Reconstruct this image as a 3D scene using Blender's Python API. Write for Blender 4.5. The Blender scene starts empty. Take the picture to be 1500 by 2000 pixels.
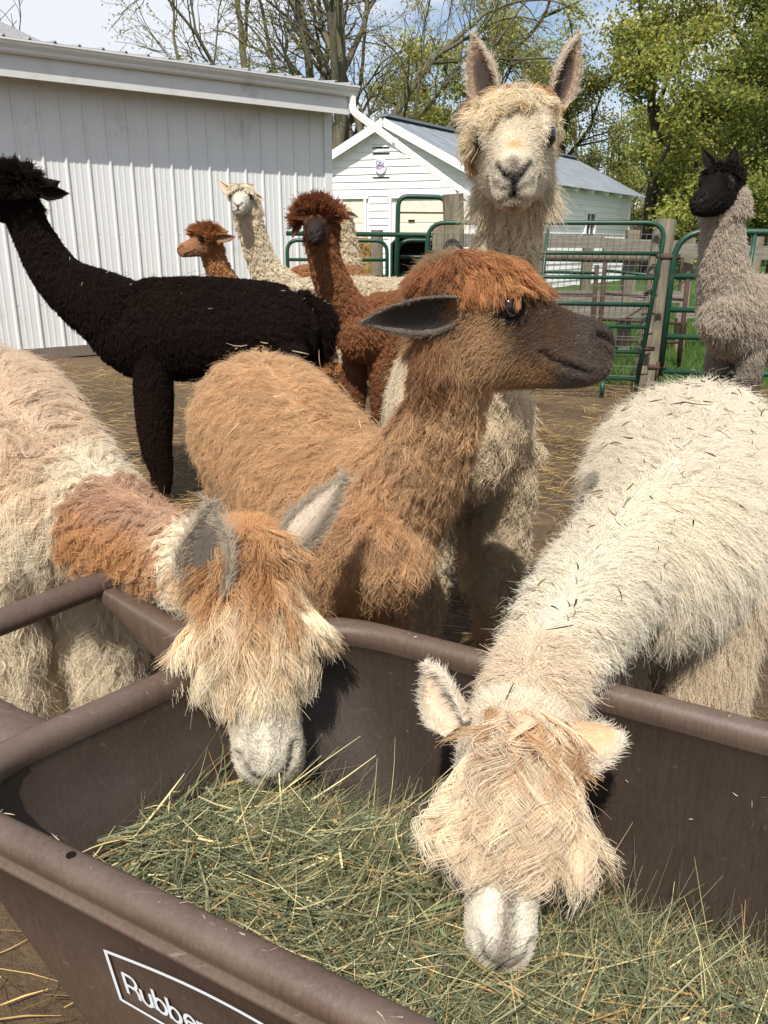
import bpy, bmesh, math, random
import numpy as np
from mathutils import Vector, Matrix

SC = bpy.context.scene
COL = SC.collection
PI = math.pi
RNG = np.random.default_rng(7)
random.seed(7)

# ------------------------------------------------------------------ camera
F_PX = 1623.0
PITCH = math.atan(525 / F_PX)
CAM_H = 1.15
cam_d = bpy.data.cameras.new('camera')
cam = bpy.data.objects.new('camera', cam_d)
COL.objects.link(cam)
cam.location = (0, 0, CAM_H)
cam.rotation_euler = (PI / 2 - PITCH, 0, 0)
cam_d.sensor_fit = 'VERTICAL'
cam_d.sensor_height = 24.0
cam_d.lens = 24.0 * F_PX / 2000.0
cam_d.clip_start = 0.02
cam_d.clip_end = 2000
cam_d.dof.use_dof = False
SC.camera = cam

# ------------------------------------------------------------------ sun, sky, exposure
SUN_EL, SUN_AZ = math.radians(52), math.radians(193)      # azimuth the light comes FROM, clockwise from +Y
SUN_FROM = Vector((math.sin(SUN_AZ) * math.cos(SUN_EL), math.cos(SUN_AZ) * math.cos(SUN_EL), math.sin(SUN_EL)))
sun_d = bpy.data.lights.new('sun', 'SUN')
sun_d.energy = 4.6
sun_d.angle = math.radians(0.53)
sun_d.color = (1.0, 0.94, 0.85)
sun = bpy.data.objects.new('sun', sun_d)
COL.objects.link(sun)
sun.rotation_euler = (-SUN_FROM).to_track_quat('-Z', 'Y').to_euler()
sun.location = (-3, -3, 8)

W = bpy.data.worlds.new('World')
SC.world = W
W.use_nodes = True
nt = W.node_tree
nt.nodes.clear()
n_out = nt.nodes.new('ShaderNodeOutputWorld')
n_bg = nt.nodes.new('ShaderNodeBackground')
n_sky = nt.nodes.new('ShaderNodeTexSky')
n_sky.sky_type = 'NISHITA'
n_sky.sun_disc = False
n_sky.sun_elevation = SUN_EL
n_sky.sun_rotation = SUN_AZ
n_sky.air_density = 1.0
n_sky.dust_density = 0.6
n_sky.ozone_density = 1.2
# broken white cloud over the whole sky
n_tc = nt.nodes.new('ShaderNodeTexCoord')
n_map = nt.nodes.new('ShaderNodeMapping')
n_map.inputs['Scale'].default_value = (1.0, 1.0, 2.6)
n_map.inputs['Location'].default_value = (0.35, 0.0, 0.1)
n_ns = nt.nodes.new('ShaderNodeTexNoise')
n_ns.inputs['Scale'].default_value = 2.6
n_ns.inputs['Detail'].default_value = 6
n_ns.inputs['Roughness'].default_value = 0.55
n_cr = nt.nodes.new('ShaderNodeValToRGB')
n_cr.color_ramp.elements[0].position = 0.42
n_cr.color_ramp.elements[0].color = (0.12, 0.12, 0.12, 1)
n_cr.color_ramp.elements[1].position = 0.54
n_cr.color_ramp.elements[1].color = (1, 1, 1, 1)
n_mix = nt.nodes.new('ShaderNodeMix')
n_mix.data_type = 'RGBA'
n_mix.inputs[7].default_value = (6.6, 6.9, 7.5, 1)
L_ = nt.links.new
L_(n_tc.outputs['Generated'], n_map.inputs['Vector'])
L_(n_map.outputs['Vector'], n_ns.inputs['Vector'])
L_(n_ns.outputs['Fac'], n_cr.inputs['Fac'])
L_(n_cr.outputs['Color'], n_mix.inputs[0])
L_(n_sky.outputs['Color'], n_mix.inputs[6])
L_(n_mix.outputs[2], n_bg.inputs['Color'])
n_bg.inputs['Strength'].default_value = 0.10
L_(n_bg.outputs['Background'], n_out.inputs['Surface'])

SC.view_settings.view_transform = 'Standard'
SC.view_settings.look = 'None'
SC.view_settings.exposure = 0.40
SC.view_settings.gamma = 1.0
SC.view_settings.use_curve_mapping = False
SC.render.engine = 'CYCLES'
SC.cycles.max_bounces = 8
SC.cycles.diffuse_bounces = 6
SC.cycles.transparent_max_bounces = 8
SC.cycles_curves.shape = 'RIBBONS'
SC.cycles.use_denoising = True


# ------------------------------------------------------------------ helpers
_c, _s = math.cos(PITCH), math.sin(PITCH)


def at(px, py, Y):
    """point of the place at distance Y in front of the camera that the photograph shows at (px, py)"""
    u = (px - 750) / F_PX
    v = (1000 - py) / F_PX
    d = np.array([u, _c + v * _s, -_s + v * _c])
    return np.array([0, 0, CAM_H]) + d * (Y / d[1])


def atz(px, py, z):
    u = (px - 750) / F_PX
    v = (1000 - py) / F_PX
    d = np.array([u, _c + v * _s, -_s + v * _c])
    return np.array([0, 0, CAM_H]) + d * ((z - CAM_H) / d[2])


def norm(a):
    a = np.asarray(a, float)
    return a / np.maximum(np.linalg.norm(a, axis=-1, keepdims=True), 1e-9)


def tag(o, label=None, cat=None, group=None, kind=None):
    if label: o['label'] = label
    if cat: o['category'] = cat
    if group: o['group'] = group
    if kind: o['kind'] = kind
    return o


def empty(name, loc=(0, 0, 0), label=None, cat=None, group=None):
    o = bpy.data.objects.new(name, None)
    COL.objects.link(o)
    o.location = loc
    o.empty_display_size = 0.1
    return tag(o, label, cat, group)


def link_mesh(name, me, mat=None, parent=None, smooth=False):
    o = bpy.data.objects.new(name, me)
    COL.objects.link(o)
    if mat is not None and len(me.materials) == 0:
        me.materials.append(mat)
    if parent is not None:
        o.parent = parent
        o.matrix_parent_inverse = Matrix.Translation(parent.location).inverted() if parent.type == 'EMPTY' and parent.parent is None and tuple(parent.rotation_euler) == (0, 0, 0) else Matrix()
    if smooth:
        me.polygons.foreach_set('use_smooth', np.ones(len(me.polygons), bool))
    return o


def mesh_np(name, V, Fc, mat=None, parent=None, smooth=False, col=None):
    """V (n,3), Fc list or array of faces"""
    me = bpy.data.meshes.new(name)
    if isinstance(Fc, np.ndarray):
        m, k = Fc.shape
        me.vertices.add(len(V))
        me.vertices.foreach_set('co', np.asarray(V, np.float32).ravel())
        me.loops.add(m * k)
        me.loops.foreach_set('vertex_index', Fc.astype(np.int32).ravel())
        me.polygons.add(m)
        me.polygons.foreach_set('loop_start', (np.arange(m) * k).astype(np.int32))
        me.update(calc_edges=True)
    else:
        me.from_pydata([tuple(map(float, v)) for v in V], [], [tuple(f) for f in Fc])
    me.validate()
    if col is not None:
        a = me.attributes.new('col', 'FLOAT_COLOR', 'POINT')
        c4 = np.ones((len(V), 4), np.float32)
        c4[:, :3] = col
        a.data.foreach_set('color', c4.ravel())
    return link_mesh(name, me, mat, parent, smooth)


class MB:
    """collects boxes, bars and tubes into ONE mesh"""
    def __init__(self):
        self.V, self.F, self.n = [], [], 0

    def add(self, V, Fc):
        V = np.asarray(V, float)
        self.V.append(V)
        self.F += [tuple(int(i) + self.n for i in f) for f in Fc]
        self.n += len(V)
        return self

    def box(self, x0, x1, y0, y1, z0, z1, M=None):
        V = np.array([[x, y, z] for z in (z0, z1) for y in (y0, y1) for x in (x0, x1)], float)
        if M is not None:
            V = V @ M[:3, :3].T + M[:3, 3]
        return self.add(V, [(0, 2, 3, 1), (4, 5, 7, 6), (0, 1, 5, 4), (2, 6, 7, 3), (0, 4, 6, 2), (1, 3, 7, 5)])

    def bar(self, a, b, w, h, up=(0, 0, 1)):
        a, b = np.asarray(a, float), np.asarray(b, float)
        t = norm(b - a)
        s = norm(np.cross(t, up))
        u = np.cross(s, t)
        V = [p + s * i * w / 2 + u * j * h / 2 for p in (a, b) for i, j in ((-1, -1), (1, -1), (1, 1), (-1, 1))]
        return self.add(V, [(3, 2, 1, 0), (4, 5, 6, 7), (0, 1, 5, 4), (1, 2, 6, 5), (2, 3, 7, 6), (3, 0, 4, 7)])

    def tube(self, pts, r, seg=8, cap=True):
        P = np.asarray(pts, float)
        n = len(P)
        R = np.full(n, r, float) if np.isscalar(r) else np.asarray(r, float)
        T = np.gradient(P, axis=0)
        T = norm(T)
        ref = np.array([0, 0, 1.0]) if abs(T[0][2]) < 0.9 else np.array([1.0, 0, 0])
        s = norm(np.cross(T[0], ref))
        th = np.arange(seg) * 2 * PI / seg
        V = []
        for i in range(n):
            s = norm(s - T[i] * np.dot(s, T[i]))
            u = np.cross(s, T[i])
            V.append(P[i] + R[i] * (np.cos(th)[:, None] * s + np.sin(th)[:, None] * u))
        V = np.concatenate(V)
        Fc = []
        for i in range(n - 1):
            for k in range(seg):
                a, b = i * seg + k, i * seg + (k + 1) % seg
                Fc.append((a, a + seg, b + seg, b))
        if cap:
            Fc.append(tuple(range(seg)))
            Fc.append(tuple(reversed(range((n - 1) * seg, n * seg))))
        return self.add(V, Fc)

    def build(self, name, mat=None, parent=None, smooth=False):
        return mesh_np(name, np.concatenate(self.V), self.F, mat, parent, smooth)


def arc_pts(pts, r=0.1, n=6):
    """polyline with rounded corners"""
    P = [np.asarray(p, float) for p in pts]
    out = [P[0]]
    for i in range(1, len(P) - 1):
        a, b, c = P[i - 1], P[i], P[i + 1]
        r1 = min(r, np.linalg.norm(a - b) * .45, np.linalg.norm(c - b) * .45)
        p0, p2 = b + norm(a - b) * r1, b + norm(c - b) * r1
        for t in np.linspace(0, 1, n):
            out.append((1 - t) ** 2 * p0 + 2 * t * (1 - t) * b + t * t * p2)
    out.append(P[-1])
    return np.array(out)


def catmull(P, n):
    P = np.asarray(P, float)
    if len(P) == 2:
        t = np.linspace(0, 1, n)[:, None]
        return P[0] * (1 - t) + P[1] * t
    Q = np.vstack([2 * P[0] - P[1], P, 2 * P[-1] - P[-2]])
    u = np.linspace(0, len(P) - 1 - 1e-9, n)
    i = u.astype(int)
    t = (u - i)[:, None]
    a, b, c, d = Q[i], Q[i + 1], Q[i + 2], Q[i + 3]
    return 0.5 * (2 * b + (c - a) * t + (2 * a - 5 * b + 4 * c - d) * t ** 2 + (3 * b - a - 3 * c + d) * t ** 3)


def sn(P, f, seed=0):
    """cheap smooth 3-D noise, about -1..1"""
    r = np.random.default_rng(seed)
    out = np.zeros(len(P))
    for k in range(5):
        d = norm(r.normal(size=3)) * f * (0.7 + 0.5 * k)
        out += np.sin(P @ d + r.uniform(0, 6.28)) * np.sin(P @ (norm(r.normal(size=3)) * f * (0.6 + .4 * k)) + r.uniform(0, 6.28)) / (1 + .35 * k)
    return out / 1.9


def mat(name, base=(0.5, 0.5, 0.5), rough=0.7, metal=0.0, var=0.12, scale=8.0, bump=0.0, bscale=60.0, stretch=(1, 1, 1), dirt=None, dirt_amt=0.0, spec=0.4, dscale=3.0):
    m = bpy.data.materials.new(name)
    m.use_nodes = True
    t = m.node_tree
    b = t.nodes['Principled BSDF']
    b.inputs['Roughness'].default_value = rough
    b.inputs['Metallic'].default_value = metal
    b.inputs['Specular IOR Level'].default_value = spec
    tc = t.nodes.new('ShaderNodeTexCoord')
    mp = t.nodes.new('ShaderNodeMapping')
    mp.inputs['Scale'].default_value = stretch
    t.links.new(tc.outputs['Object'], mp.inputs['Vector'])
    ns = t.nodes.new('ShaderNodeTexNoise')
    ns.inputs['Scale'].default_value = scale
    ns.inputs['Detail'].default_value = 7
    ns.inputs['Roughness'].default_value = 0.65
    t.links.new(mp.outputs['Vector'], ns.inputs['Vector'])
    cr = t.nodes.new('ShaderNodeValToRGB')
    base = np.array(base)
    cr.color_ramp.elements[0].position = 0.3
    cr.color_ramp.elements[1].position = 0.7
    cr.color_ramp.elements[0].color = (*(base * (1 - var)), 1)
    cr.color_ramp.elements[1].color = (*np.minimum(base * (1 + var), 0.95), 1)
    t.links.new(ns.outputs['Fac'], cr.inputs['Fac'])
    colsock = cr.outputs['Color']
    if dirt is not None:
        n2 = t.nodes.new('ShaderNodeTexNoise')
        n2.inputs['Scale'].default_value = dscale
        n2.inputs['Detail'].default_value = 8
        n2.inputs['Roughness'].default_value = 0.7
        t.links.new(tc.outputs['Object'], n2.inputs['Vector'])
        r2 = t.nodes.new('ShaderNodeValToRGB')
        r2.color_ramp.elements[0].position = 0.62 - 0.3 * dirt_amt
        r2.color_ramp.elements[1].position = 0.80 - 0.2 * dirt_amt
        t.links.new(n2.outputs['Fac'], r2.inputs['Fac'])
        mx = t.nodes.new('ShaderNodeMix')
        mx.data_type = 'RGBA'
        t.links.new(r2.outputs['Color'], mx.inputs[0])
        t.links.new(colsock, mx.inputs[6])
        mx.inputs[7].default_value = (*dirt, 1)
        colsock = mx.outputs[2]
    t.links.new(colsock, b.inputs['Base Color'])
    if bump:
        n3 = t.nodes.new('ShaderNodeTexNoise')
        n3.inputs['Scale'].default_value = bscale
        n3.inputs['Detail'].default_value = 6
        t.links.new(mp.outputs['Vector'], n3.inputs['Vector'])
        bp = t.nodes.new('ShaderNodeBump')
        bp.inputs['Strength'].default_value = bump
        bp.inputs['Distance'].default_value = 0.01
        t.links.new(n3.outputs['Fac'], bp.inputs['Height'])
        t.links.new(bp.outputs['Normal'], b.inputs['Normal'])
    return m


def mat_attr(name, rough=0.8, spec=0.2, transl=0.0, gain=1.0):
    """colour comes from the 'col' attribute of the pieces"""
    m = bpy.data.materials.new(name)
    m.use_nodes = True
    t = m.node_tree
    b = t.nodes['Principled BSDF']
    b.inputs['Roughness'].default_value = rough
    b.inputs['Specular IOR Level'].default_value = spec
    a = t.nodes.new('ShaderNodeAttribute')
    a.attribute_name = 'col'
    t.links.new(a.outputs['Color'], b.inputs['Base Color'])
    if transl:
        tr = t.nodes.new('ShaderNodeBsdfTranslucent')
        t.links.new(a.outputs['Color'], tr.inputs['Color'])
        mx = t.nodes.new('ShaderNodeMixShader')
        mx.inputs[0].default_value = transl
        t.links.new(b.outputs[0], mx.inputs[1])
        t.links.new(tr.outputs[0], mx.inputs[2])
        t.links.new(mx.outputs[0], t.nodes['Material Output'].inputs['Surface'])
    return m


def ribbons(name, roots, dirs, L, width, col, bend=0.3, segs=4, matl=None, parent=None, rng=RNG, flat=False):
    """many thin bent blades in ONE mesh (grass, hay, straw)"""
    n = len(roots)
    D = norm(dirs)
    rv = rng.normal(size=(n, 3))
    if flat:
        rv[:, 2] *= 0.15
    side = norm(np.cross(D, norm(rng.normal(size=(n, 3)))))
    if flat:
        side = norm(np.cross(D, np.array([0, 0, 1.0]) + 0.35 * rng.normal(size=(n, 3))))
    bv = norm(rv) * np.asarray(bend).reshape(-1, 1)
    s = np.linspace(0, 1, segs + 1)
    tw = rng.uniform(-1, 1, size=(n, 1)) * 0.8
    nrm = np.cross(side, D)
    V = np.zeros((n, segs + 1, 2, 3), np.float32)
    L = np.asarray(L).reshape(-1, 1)
    w = np.asarray(width).reshape(-1, 1)
    for i, si in enumerate(s):
        c = roots + D * L * si + bv * L * (si * si - si * 0.35)
        sd = side * np.cos(tw * si) + nrm * np.sin(tw * si)
        wi = w * (1 - 0.75 * si ** 2) * (0.6 + 0.4 * min(1, si * 4))
        V[:, i, 0] = c - sd * wi / 2
        V[:, i, 1] = c + sd * wi / 2
    base = np.arange(n)[:, None] * (2 * (segs + 1))
    q = np.concatenate([np.stack([base[:, 0] + 2 * i, base[:, 0] + 2 * i + 1, base[:, 0] + 2 * i + 3, base[:, 0] + 2 * i + 2], 1) for i in range(segs)])
    c = np.repeat(col, 2 * (segs + 1), axis=0)
    return mesh_np(name, V.reshape(-1, 3), q, matl, parent, smooth=True, col=c)

# ------------------------------------------------------------------ ground
def ground_material():
    m = bpy.data.materials.new('yard_dirt')
    m.use_nodes = True
    t = m.node_tree
    b = t.nodes['Principled BSDF']
    b.inputs['Roughness'].default_value = 0.95
    b.inputs['Specular IOR Level'].default_value = 0.15
    tc = t.nodes.new('ShaderNodeTexCoord')

    def noise(scale, detail=8, rough=0.65):
        n = t.nodes.new('ShaderNodeTexNoise')
        n.inputs['Scale'].default_value = scale
        n.inputs['Detail'].default_value = detail
        n.inputs['Roughness'].default_value = rough
        t.links.new(tc.outputs['Object'], n.inputs['Vector'])
        return n.outputs['Fac']

    def ramp(fac, stops):
        r = t.nodes.new('ShaderNodeValToRGB')
        while len(r.color_ramp.elements) < len(stops):
            r.color_ramp.elements.new(0.5)
        for e, (p, c) in zip(r.color_ramp.elements, stops):
            e.position = p
            e.color = (*c, 1)
        t.links.new(fac, r.inputs['Fac'])
        return r.outputs['Color']

    def mix(f, a, c):
        x = t.nodes.new('ShaderNodeMix')
        x.data_type = 'RGBA'
        if isinstance(f, float): x.inputs[0].default_value = f
        else: t.links.new(f, x.inputs[0])
        t.links.new(a, x.inputs[6])
        t.links.new(c, x.inputs[7])
        return x.outputs[2]
    big = ramp(noise(0.8), [(0.3, (0.050, 0.034, 0.022)), (0.5, (0.145, 0.098, 0.058)), (0.72, (0.27, 0.19, 0.115))])
    fine = ramp(noise(22, 9, 0.75), [(0.35, (0.045, 0.030, 0.020)), (0.7, (0.20, 0.145, 0.09))])
    dirt = mix(0.45, big, fine)
    grass = ramp(noise(3.0), [(0.3, (0.035, 0.075, 0.015)), (0.7, (0.075, 0.13, 0.03))])
    # grass beyond the fence: a mask kept in the vertices
    at_ = t.nodes.new('ShaderNodeAttribute')
    at_.attribute_name = 'grass'
    col = mix(at_.outputs['Fac'], dirt, grass)
    t.links.new(col, b.inputs['Base Color'])
    h1, h2 = noise(9, 9, 0.7), noise(60, 6, 0.7)
    mm = t.nodes.new('ShaderNodeMath')
    mm.operation = 'MULTIPLY_ADD'
    mm.inputs[1].default_value = 0.35
    t.links.new(h2, mm.inputs[0])
    t.links.new(h1, mm.inputs[2])
    bp = t.nodes.new('ShaderNodeBump')
    bp.inputs['Strength'].default_value = 0.9
    bp.inputs['Distance'].default_value = 0.04
    t.links.new(mm.outputs[0], bp.inputs['Height'])
    t.links.new(bp.outputs['Normal'], b.inputs['Normal'])
    return m


def grass_mask(P):
    y0 = 6.9 + 0.35 * sn(P * [1, 1, 0], 2.0, 31) + np.where(P[:, 0] < 0.5, 6.0, 0)
    return smooth_step(P[:, 1], y0 - 0.3, y0 + 0.4)


def smooth_step(x, a, b):
    t = np.clip((x - a) / (b - a), 0, 1)
    return t * t * (3 - 2 * t)


def make_ground():
    # finer near the camera, far edges at the horizon
    gx = np.concatenate([-np.geomspace(900, 6.2, 16), np.linspace(-6, 6, 97), np.geomspace(6.2, 900, 16)])
    gy = np.concatenate([-np.geomspace(60, 1.2, 6), np.linspace(-1, 11, 97), np.geomspace(11.3, 1500, 24)])
    X, Y = np.meshgrid(gx, gy)
    P = np.stack([X.ravel(), Y.ravel(), 0 * X.ravel()], 1)
    near = (np.abs(P[:, 0]) < 7) * (P[:, 1] < 12)
    P[:, 2] = near * (0.014 * sn(P, 5, 41) + 0.008 * sn(P, 16, 42)) - 0.012
    n, m = len(gx), len(gy)
    i = np.arange(n - 1)[None, :] + n * np.arange(m - 1)[:, None]
    i = i.ravel()
    o = mesh_np('ground', P, np.stack([i, i + 1, i + n + 1, i + n], 1), ground_material(), smooth=True)
    a = o.data.attributes.new('grass', 'FLOAT', 'POINT')
    a.data.foreach_set('value', grass_mask(P).astype(np.float32))
    tag(o, kind='structure')


make_ground()


# loose straw trodden into the yard
def make_straw():
    rng = np.random.default_rng(5)
    n = 80000
    y = 0.45 + 8.0 * rng.random(n) ** 0.8
    x = rng.uniform(-0.55, 0.62, n) * (y + 1.2) + 0.1 * rng.normal(size=n)
    P = np.stack([x, y, 0 * x], 1)
    d = sn(P, 1.6, 51) + 0.5 * sn(P, 5, 52) + 0.25
    d += 1.0 * np.exp(-((x - 1.0) / 0.8) ** 2 - ((y - 4.2) / 1.6) ** 2) + 0.9 * np.exp(-((x + 1.2) / 0.8) ** 2 - ((y - 4.6) / 1.0) ** 2) - 0.35 * (y < 2.2)
    k = (rng.random(n) < np.clip(0.2 + 0.6 * d, 0.03, 1)) & (grass_mask(P) < 0.6)
    P = P[k]
    n = len(P)
    P[:, 2] = 0.004 + 0.014 * rng.random(n)
    a = rng.normal(0.1, 0.8, n)
    D = np.stack([np.cos(a), np.sin(a), 0.10 * rng.normal(size=n)], 1)
    L = rng.uniform(0.04, 0.17, n)
    c = np.array([0.52, 0.36, 0.13]) * rng.uniform(0.45, 1.35, (n, 1))
    c = np.where(rng.random((n, 1)) < 0.3, np.array([0.16, 0.10, 0.05]) * rng.uniform(0.5, 1.2, (n, 1)), c)
    o = ribbons('straw', P - D * L[:, None] / 2, D, L, rng.uniform(0.0014, 0.0034, n), c, bend=rng.uniform(0, 0.3, n), segs=2, matl=M_STRAW, rng=rng, flat=True)
    tag(o, 'golden straw trodden into the brown dirt of the yard', 'straw', kind='stuff')


M_STRAW = mat_attr('dry_straw', rough=0.55, spec=0.3, transl=0.15)
make_straw()


def make_grass():
    rng = np.random.default_rng(6)
    n = 90000
    y = 6.5 + 13 * rng.random(n) ** 1.3
    x = rng.uniform(0.05, 0.56, n) * (y + 1)
    P = np.stack([x, y, 0 * x], 1)
    k = (rng.random(n) < grass_mask(P)) & (sn(P, 2.2, 33) > -0.75)
    P = P[k]
    n = len(P)
    D = np.stack([0.35 * rng.normal(size=n), 0.35 * rng.normal(size=n), np.ones(n)], 1)
    c = np.array([0.075, 0.15, 0.03]) * rng.uniform(0.6, 1.4, (n, 1)) * np.where(rng.random((n, 1)) < 0.12, [[1.9, 1.2, 1.2]], 1)
    o = ribbons('grass', P - [0, 0, 0.01], D, rng.uniform(0.04, 0.12, n), rng.uniform(0.004, 0.008, n), c, bend=rng.uniform(0, 0.5, n), segs=2, matl=mat_attr('grass_blade', 0.6, 0.3, 0.3), rng=rng)
    tag(o, 'short green grass growing beyond the gates', 'grass', kind='stuff')


make_grass()
# ------------------------------------------------------------------ barn
M_BARN = mat('painted_steel', (0.64, 0.65, 0.64), rough=0.42, var=0.03, scale=3, dirt=(0.42, 0.41, 0.38), dirt_amt=0.12, dscale=1.6, spec=0.4)
M_FASCIA = mat('fascia_paint', (0.56, 0.56, 0.54), rough=0.5, var=0.04, scale=5, dirt=(0.38, 0.36, 0.32), dirt_amt=0.22)
M_GUTTER = mat('gutter_metal', (0.62, 0.62, 0.60), rough=0.35, var=0.04, scale=6, dirt=(0.40, 0.38, 0.34), dirt_amt=0.2)
M_SOFFIT = mat('soffit_vinyl', (0.40, 0.385, 0.36), rough=0.7, var=0.06)
M_ROOF = mat('roof_steel', (0.36, 0.36, 0.37), rough=0.45, metal=0.2, var=0.08, dirt=(0.2, 0.18, 0.16), dirt_amt=0.2)
M_WHITE = mat('white_paint', (0.86, 0.84, 0.81), rough=0.55, var=0.03, scale=6, dirt=(0.58, 0.55, 0.49), dirt_amt=0.14, dscale=2.5)
M_CREAMD = mat('door_paint', (0.70, 0.64, 0.54), rough=0.5, var=0.03, dirt=(0.55, 0.48, 0.40), dirt_amt=0.15)
M_GREY = mat('galvanised_roof', (0.20, 0.225, 0.255), rough=0.75, metal=0.0, var=0.22, scale=2.2, dirt=(0.24, 0.20, 0.18), dirt_amt=0.2, dscale=1.2)
M_DARK = mat('dark_gap', (0.012, 0.010, 0.009), rough=1.0, spec=0.0)
M_GLASS = mat('window_glass', (0.05, 0.06, 0.065), rough=0.06, spec=0.6)
M_WOOD = mat('weathered_wood', (0.19, 0.162, 0.115), rough=0.9, var=0.42, scale=5, stretch=(6, 6, 0.7), bump=0.6, bscale=18, dirt=(0.10, 0.085, 0.06), dirt_amt=0.3)
M_BOARD = mat('weathered_board', (0.19, 0.172, 0.14), rough=0.9, var=0.38, scale=5, stretch=(0.6, 4, 9), bump=0.5, bscale=14, dirt=(0.12, 0.10, 0.075), dirt_amt=0.3)
M_GREEN = mat('green_tube', (0.010, 0.052, 0.030), rough=0.42, var=0.25, scale=6, dirt=(0.11, 0.055, 0.035), dirt_amt=0.16, dscale=7)
M_RUST = mat('rusty_steel', (0.060, 0.032, 0.022), rough=0.8, var=0.35, scale=20, bump=0.3)
M_WIRE = mat('galvanised_wire', (0.16, 0.16, 0.15), rough=0.5, metal=0.5)

BA = np.array([-3.484, 8.915, 0.0])                 # a point of the foot of the wall
BD = norm(np.array([2.85, 2.25, 0.0]))              # along the wall to the right
BN = np.array([BD[1], -BD[0], 0.0])                 # out of the wall, towards the yard
B_END = 3.60                                        # corner, metres from BA
B_BEG = -8.5
WALL_H = 2.71


def bp(u, o, z):
    return BA + BD * u + BN * o + np.array([0, 0, z])


def make_barn():
    root = empty('barn', tuple(BA), 'white ribbed steel barn with a gutter under its roof edge', 'barn')
    # ribbed sheets, 0.91 m cover, ribs every 0.228 m with two small ones between
    prof = []
    for r in range(4):
        x0 = r * 0.2286
        prof += [(x0 + 0.000, 0.0), (x0 + 0.010, 0.0), (x0 + 0.020, 0.020), (x0 + 0.036, 0.020), (x0 + 0.046, 0.0)]
        for q in (0.098, 0.158):
            prof += [(x0 + q, 0.0), (x0 + q + 0.006, 0.0035), (x0 + q + 0.020, 0.0035), (x0 + q + 0.026, 0.0)]
    prof.append((0.9144, 0.0))
    n = int(math.ceil((B_END - B_BEG) / 0.9144))
    for i in range(n):
        u1 = B_END - 0.10 - i * 0.9144
        u0 = u1 - 0.9144
        V, Fc = [], []
        for (x, d) in prof:
            for z in (0.10, WALL_H):
                V.append(bp(u0 + x, d + (0.001 if i % 2 else 0), z))
        for k in range(len(prof) - 1):
            Fc.append((2 * k, 2 * k + 2, 2 * k + 3, 2 * k + 1))
        mesh_np('wall_sheet', V, Fc, M_BARN, root)
        # screws along the girts
        s = MB()
        for z in (0.55, 1.25, 1.95):
            for k in range(4):
                p = bp(u0 + k * 0.2286 + 0.065, 0.0, z)
                s.tube([p, p + BN * 0.006], 0.006, 6)
        tag(s.build('screws', M_GUTTER, root), kind='stuff')
    b = MB()
    b.add([bp(B_END - 0.105, 0.024, .1), bp(B_END + .004, 0.024, .1), bp(B_END + .004, 0.024, WALL_H), bp(B_END - 0.105, 0.024, WALL_H),
           bp(B_END - 0.105, -0.01, .1), bp(B_END + .004, -0.12, .1), bp(B_END + .004, -0.12, WALL_H), bp(B_END - 0.105, -0.01, WALL_H)],
          [(0, 1, 2, 3), (1, 5, 6, 2), (4, 0, 3, 7)])
    b.build('corner_trim', M_BARN, root)
    b = MB()
    b.bar(bp(B_BEG, 0.012, 0.05), bp(B_END, 0.012, 0.05), 0.05, 0.11)
    b.build('base_board', mat('base_board', (0.16, 0.13, 0.10), rough=0.9), root)
    # gable side and the rest of the shell
    b = MB()
    ev, dp = 0.32, 9.0
    b.add([bp(B_END, -0.12, 0), bp(B_END, -dp, 0), bp(B_END, -dp, WALL_H), bp(B_END, -dp / 2, WALL_H + 0.45), bp(B_END, -0.12, WALL_H)], [(0, 1, 2, 3, 4)])
    b.build('gable_wall', M_BARN, root)
    # eave: soffit, fascia, gutter
    e1 = B_END + 0.03
    b = MB()
    V = [bp(B_BEG, 0.0, WALL_H - .005), bp(e1, 0.0, WALL_H - .005), bp(e1, ev - 0.02, 2.63), bp(B_BEG, ev - 0.02, 2.63)]
    b.add(V, [(0, 1, 2, 3)])
    b.build('soffit', M_SOFFIT, root)
    b = MB()
    b.bar(bp(B_BEG, ev, 2.71), bp(e1, ev, 2.71), 0.03, 0.20)
    b.build('fascia', M_FASCIA, root)
    g0, g1 = B_BEG, e1 + 0.10
    gp = [(ev + .017, 2.705), (ev + .060, 2.705), (ev + .078, 2.722), (ev + .083, 2.745), (ev + .112, 2.775), (ev + .118, 2.800), (ev + .128, 2.803), (ev + .128, 2.818), (ev + .116, 2.818), (ev + .108, 2.80), (ev + .017, 2.80)]
    V = [bp(u, o, z + 0.095) for u in (g0, g1) for o, z in gp]
    m = len(gp)
    Fc = [(i, i + m, i + 1 + m, i + 1) for i in range(m - 1)] + [tuple(range(m)), tuple(reversed(range(m, 2 * m)))]
    mesh_np('gutter', V, Fc, M_GUTTER, root)
    # roof sheet with ribs seen at the edge
    pitch = 0.13
    V, Fc = [], []
    us, hs = [], []
    u = B_BEG
    while u < e1 + 0.06:
        for q, hgt in ((0, 0), (0.010, 0), (0.020, 0.020), (0.036, 0.020), (0.046, 0)):
            us.append(u + q)
            hs.append(hgt)
        u += 0.2286
    us.append(e1 + 0.12)
    hs.append(0)
    for a, hgt in zip(us, hs):
        V += [bp(a, ev + 0.075, 2.930 + hgt), bp(a, -dp / 2, 2.930 + hgt + pitch * (dp / 2 + ev + .075)), bp(a, ev + 0.075, 2.923 + hgt)]
    for i in range(len(us) - 1):
        Fc += [(3 * i, 3 * i + 3, 3 * i + 4, 3 * i + 1), (3 * i, 3 * i + 2, 3 * i + 5, 3 * i + 3)]
    mesh_np('roof', V, Fc, M_ROOF, root)
    b = MB()
    b.bar(bp(e1 + 0.05, ev + .03, 2.855), bp(e1 + 0.05, -1.5, 2.855 + pitch * 1.83), 0.10, 0.17)
    b.build('rake_trim', M_FASCIA, root)
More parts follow.
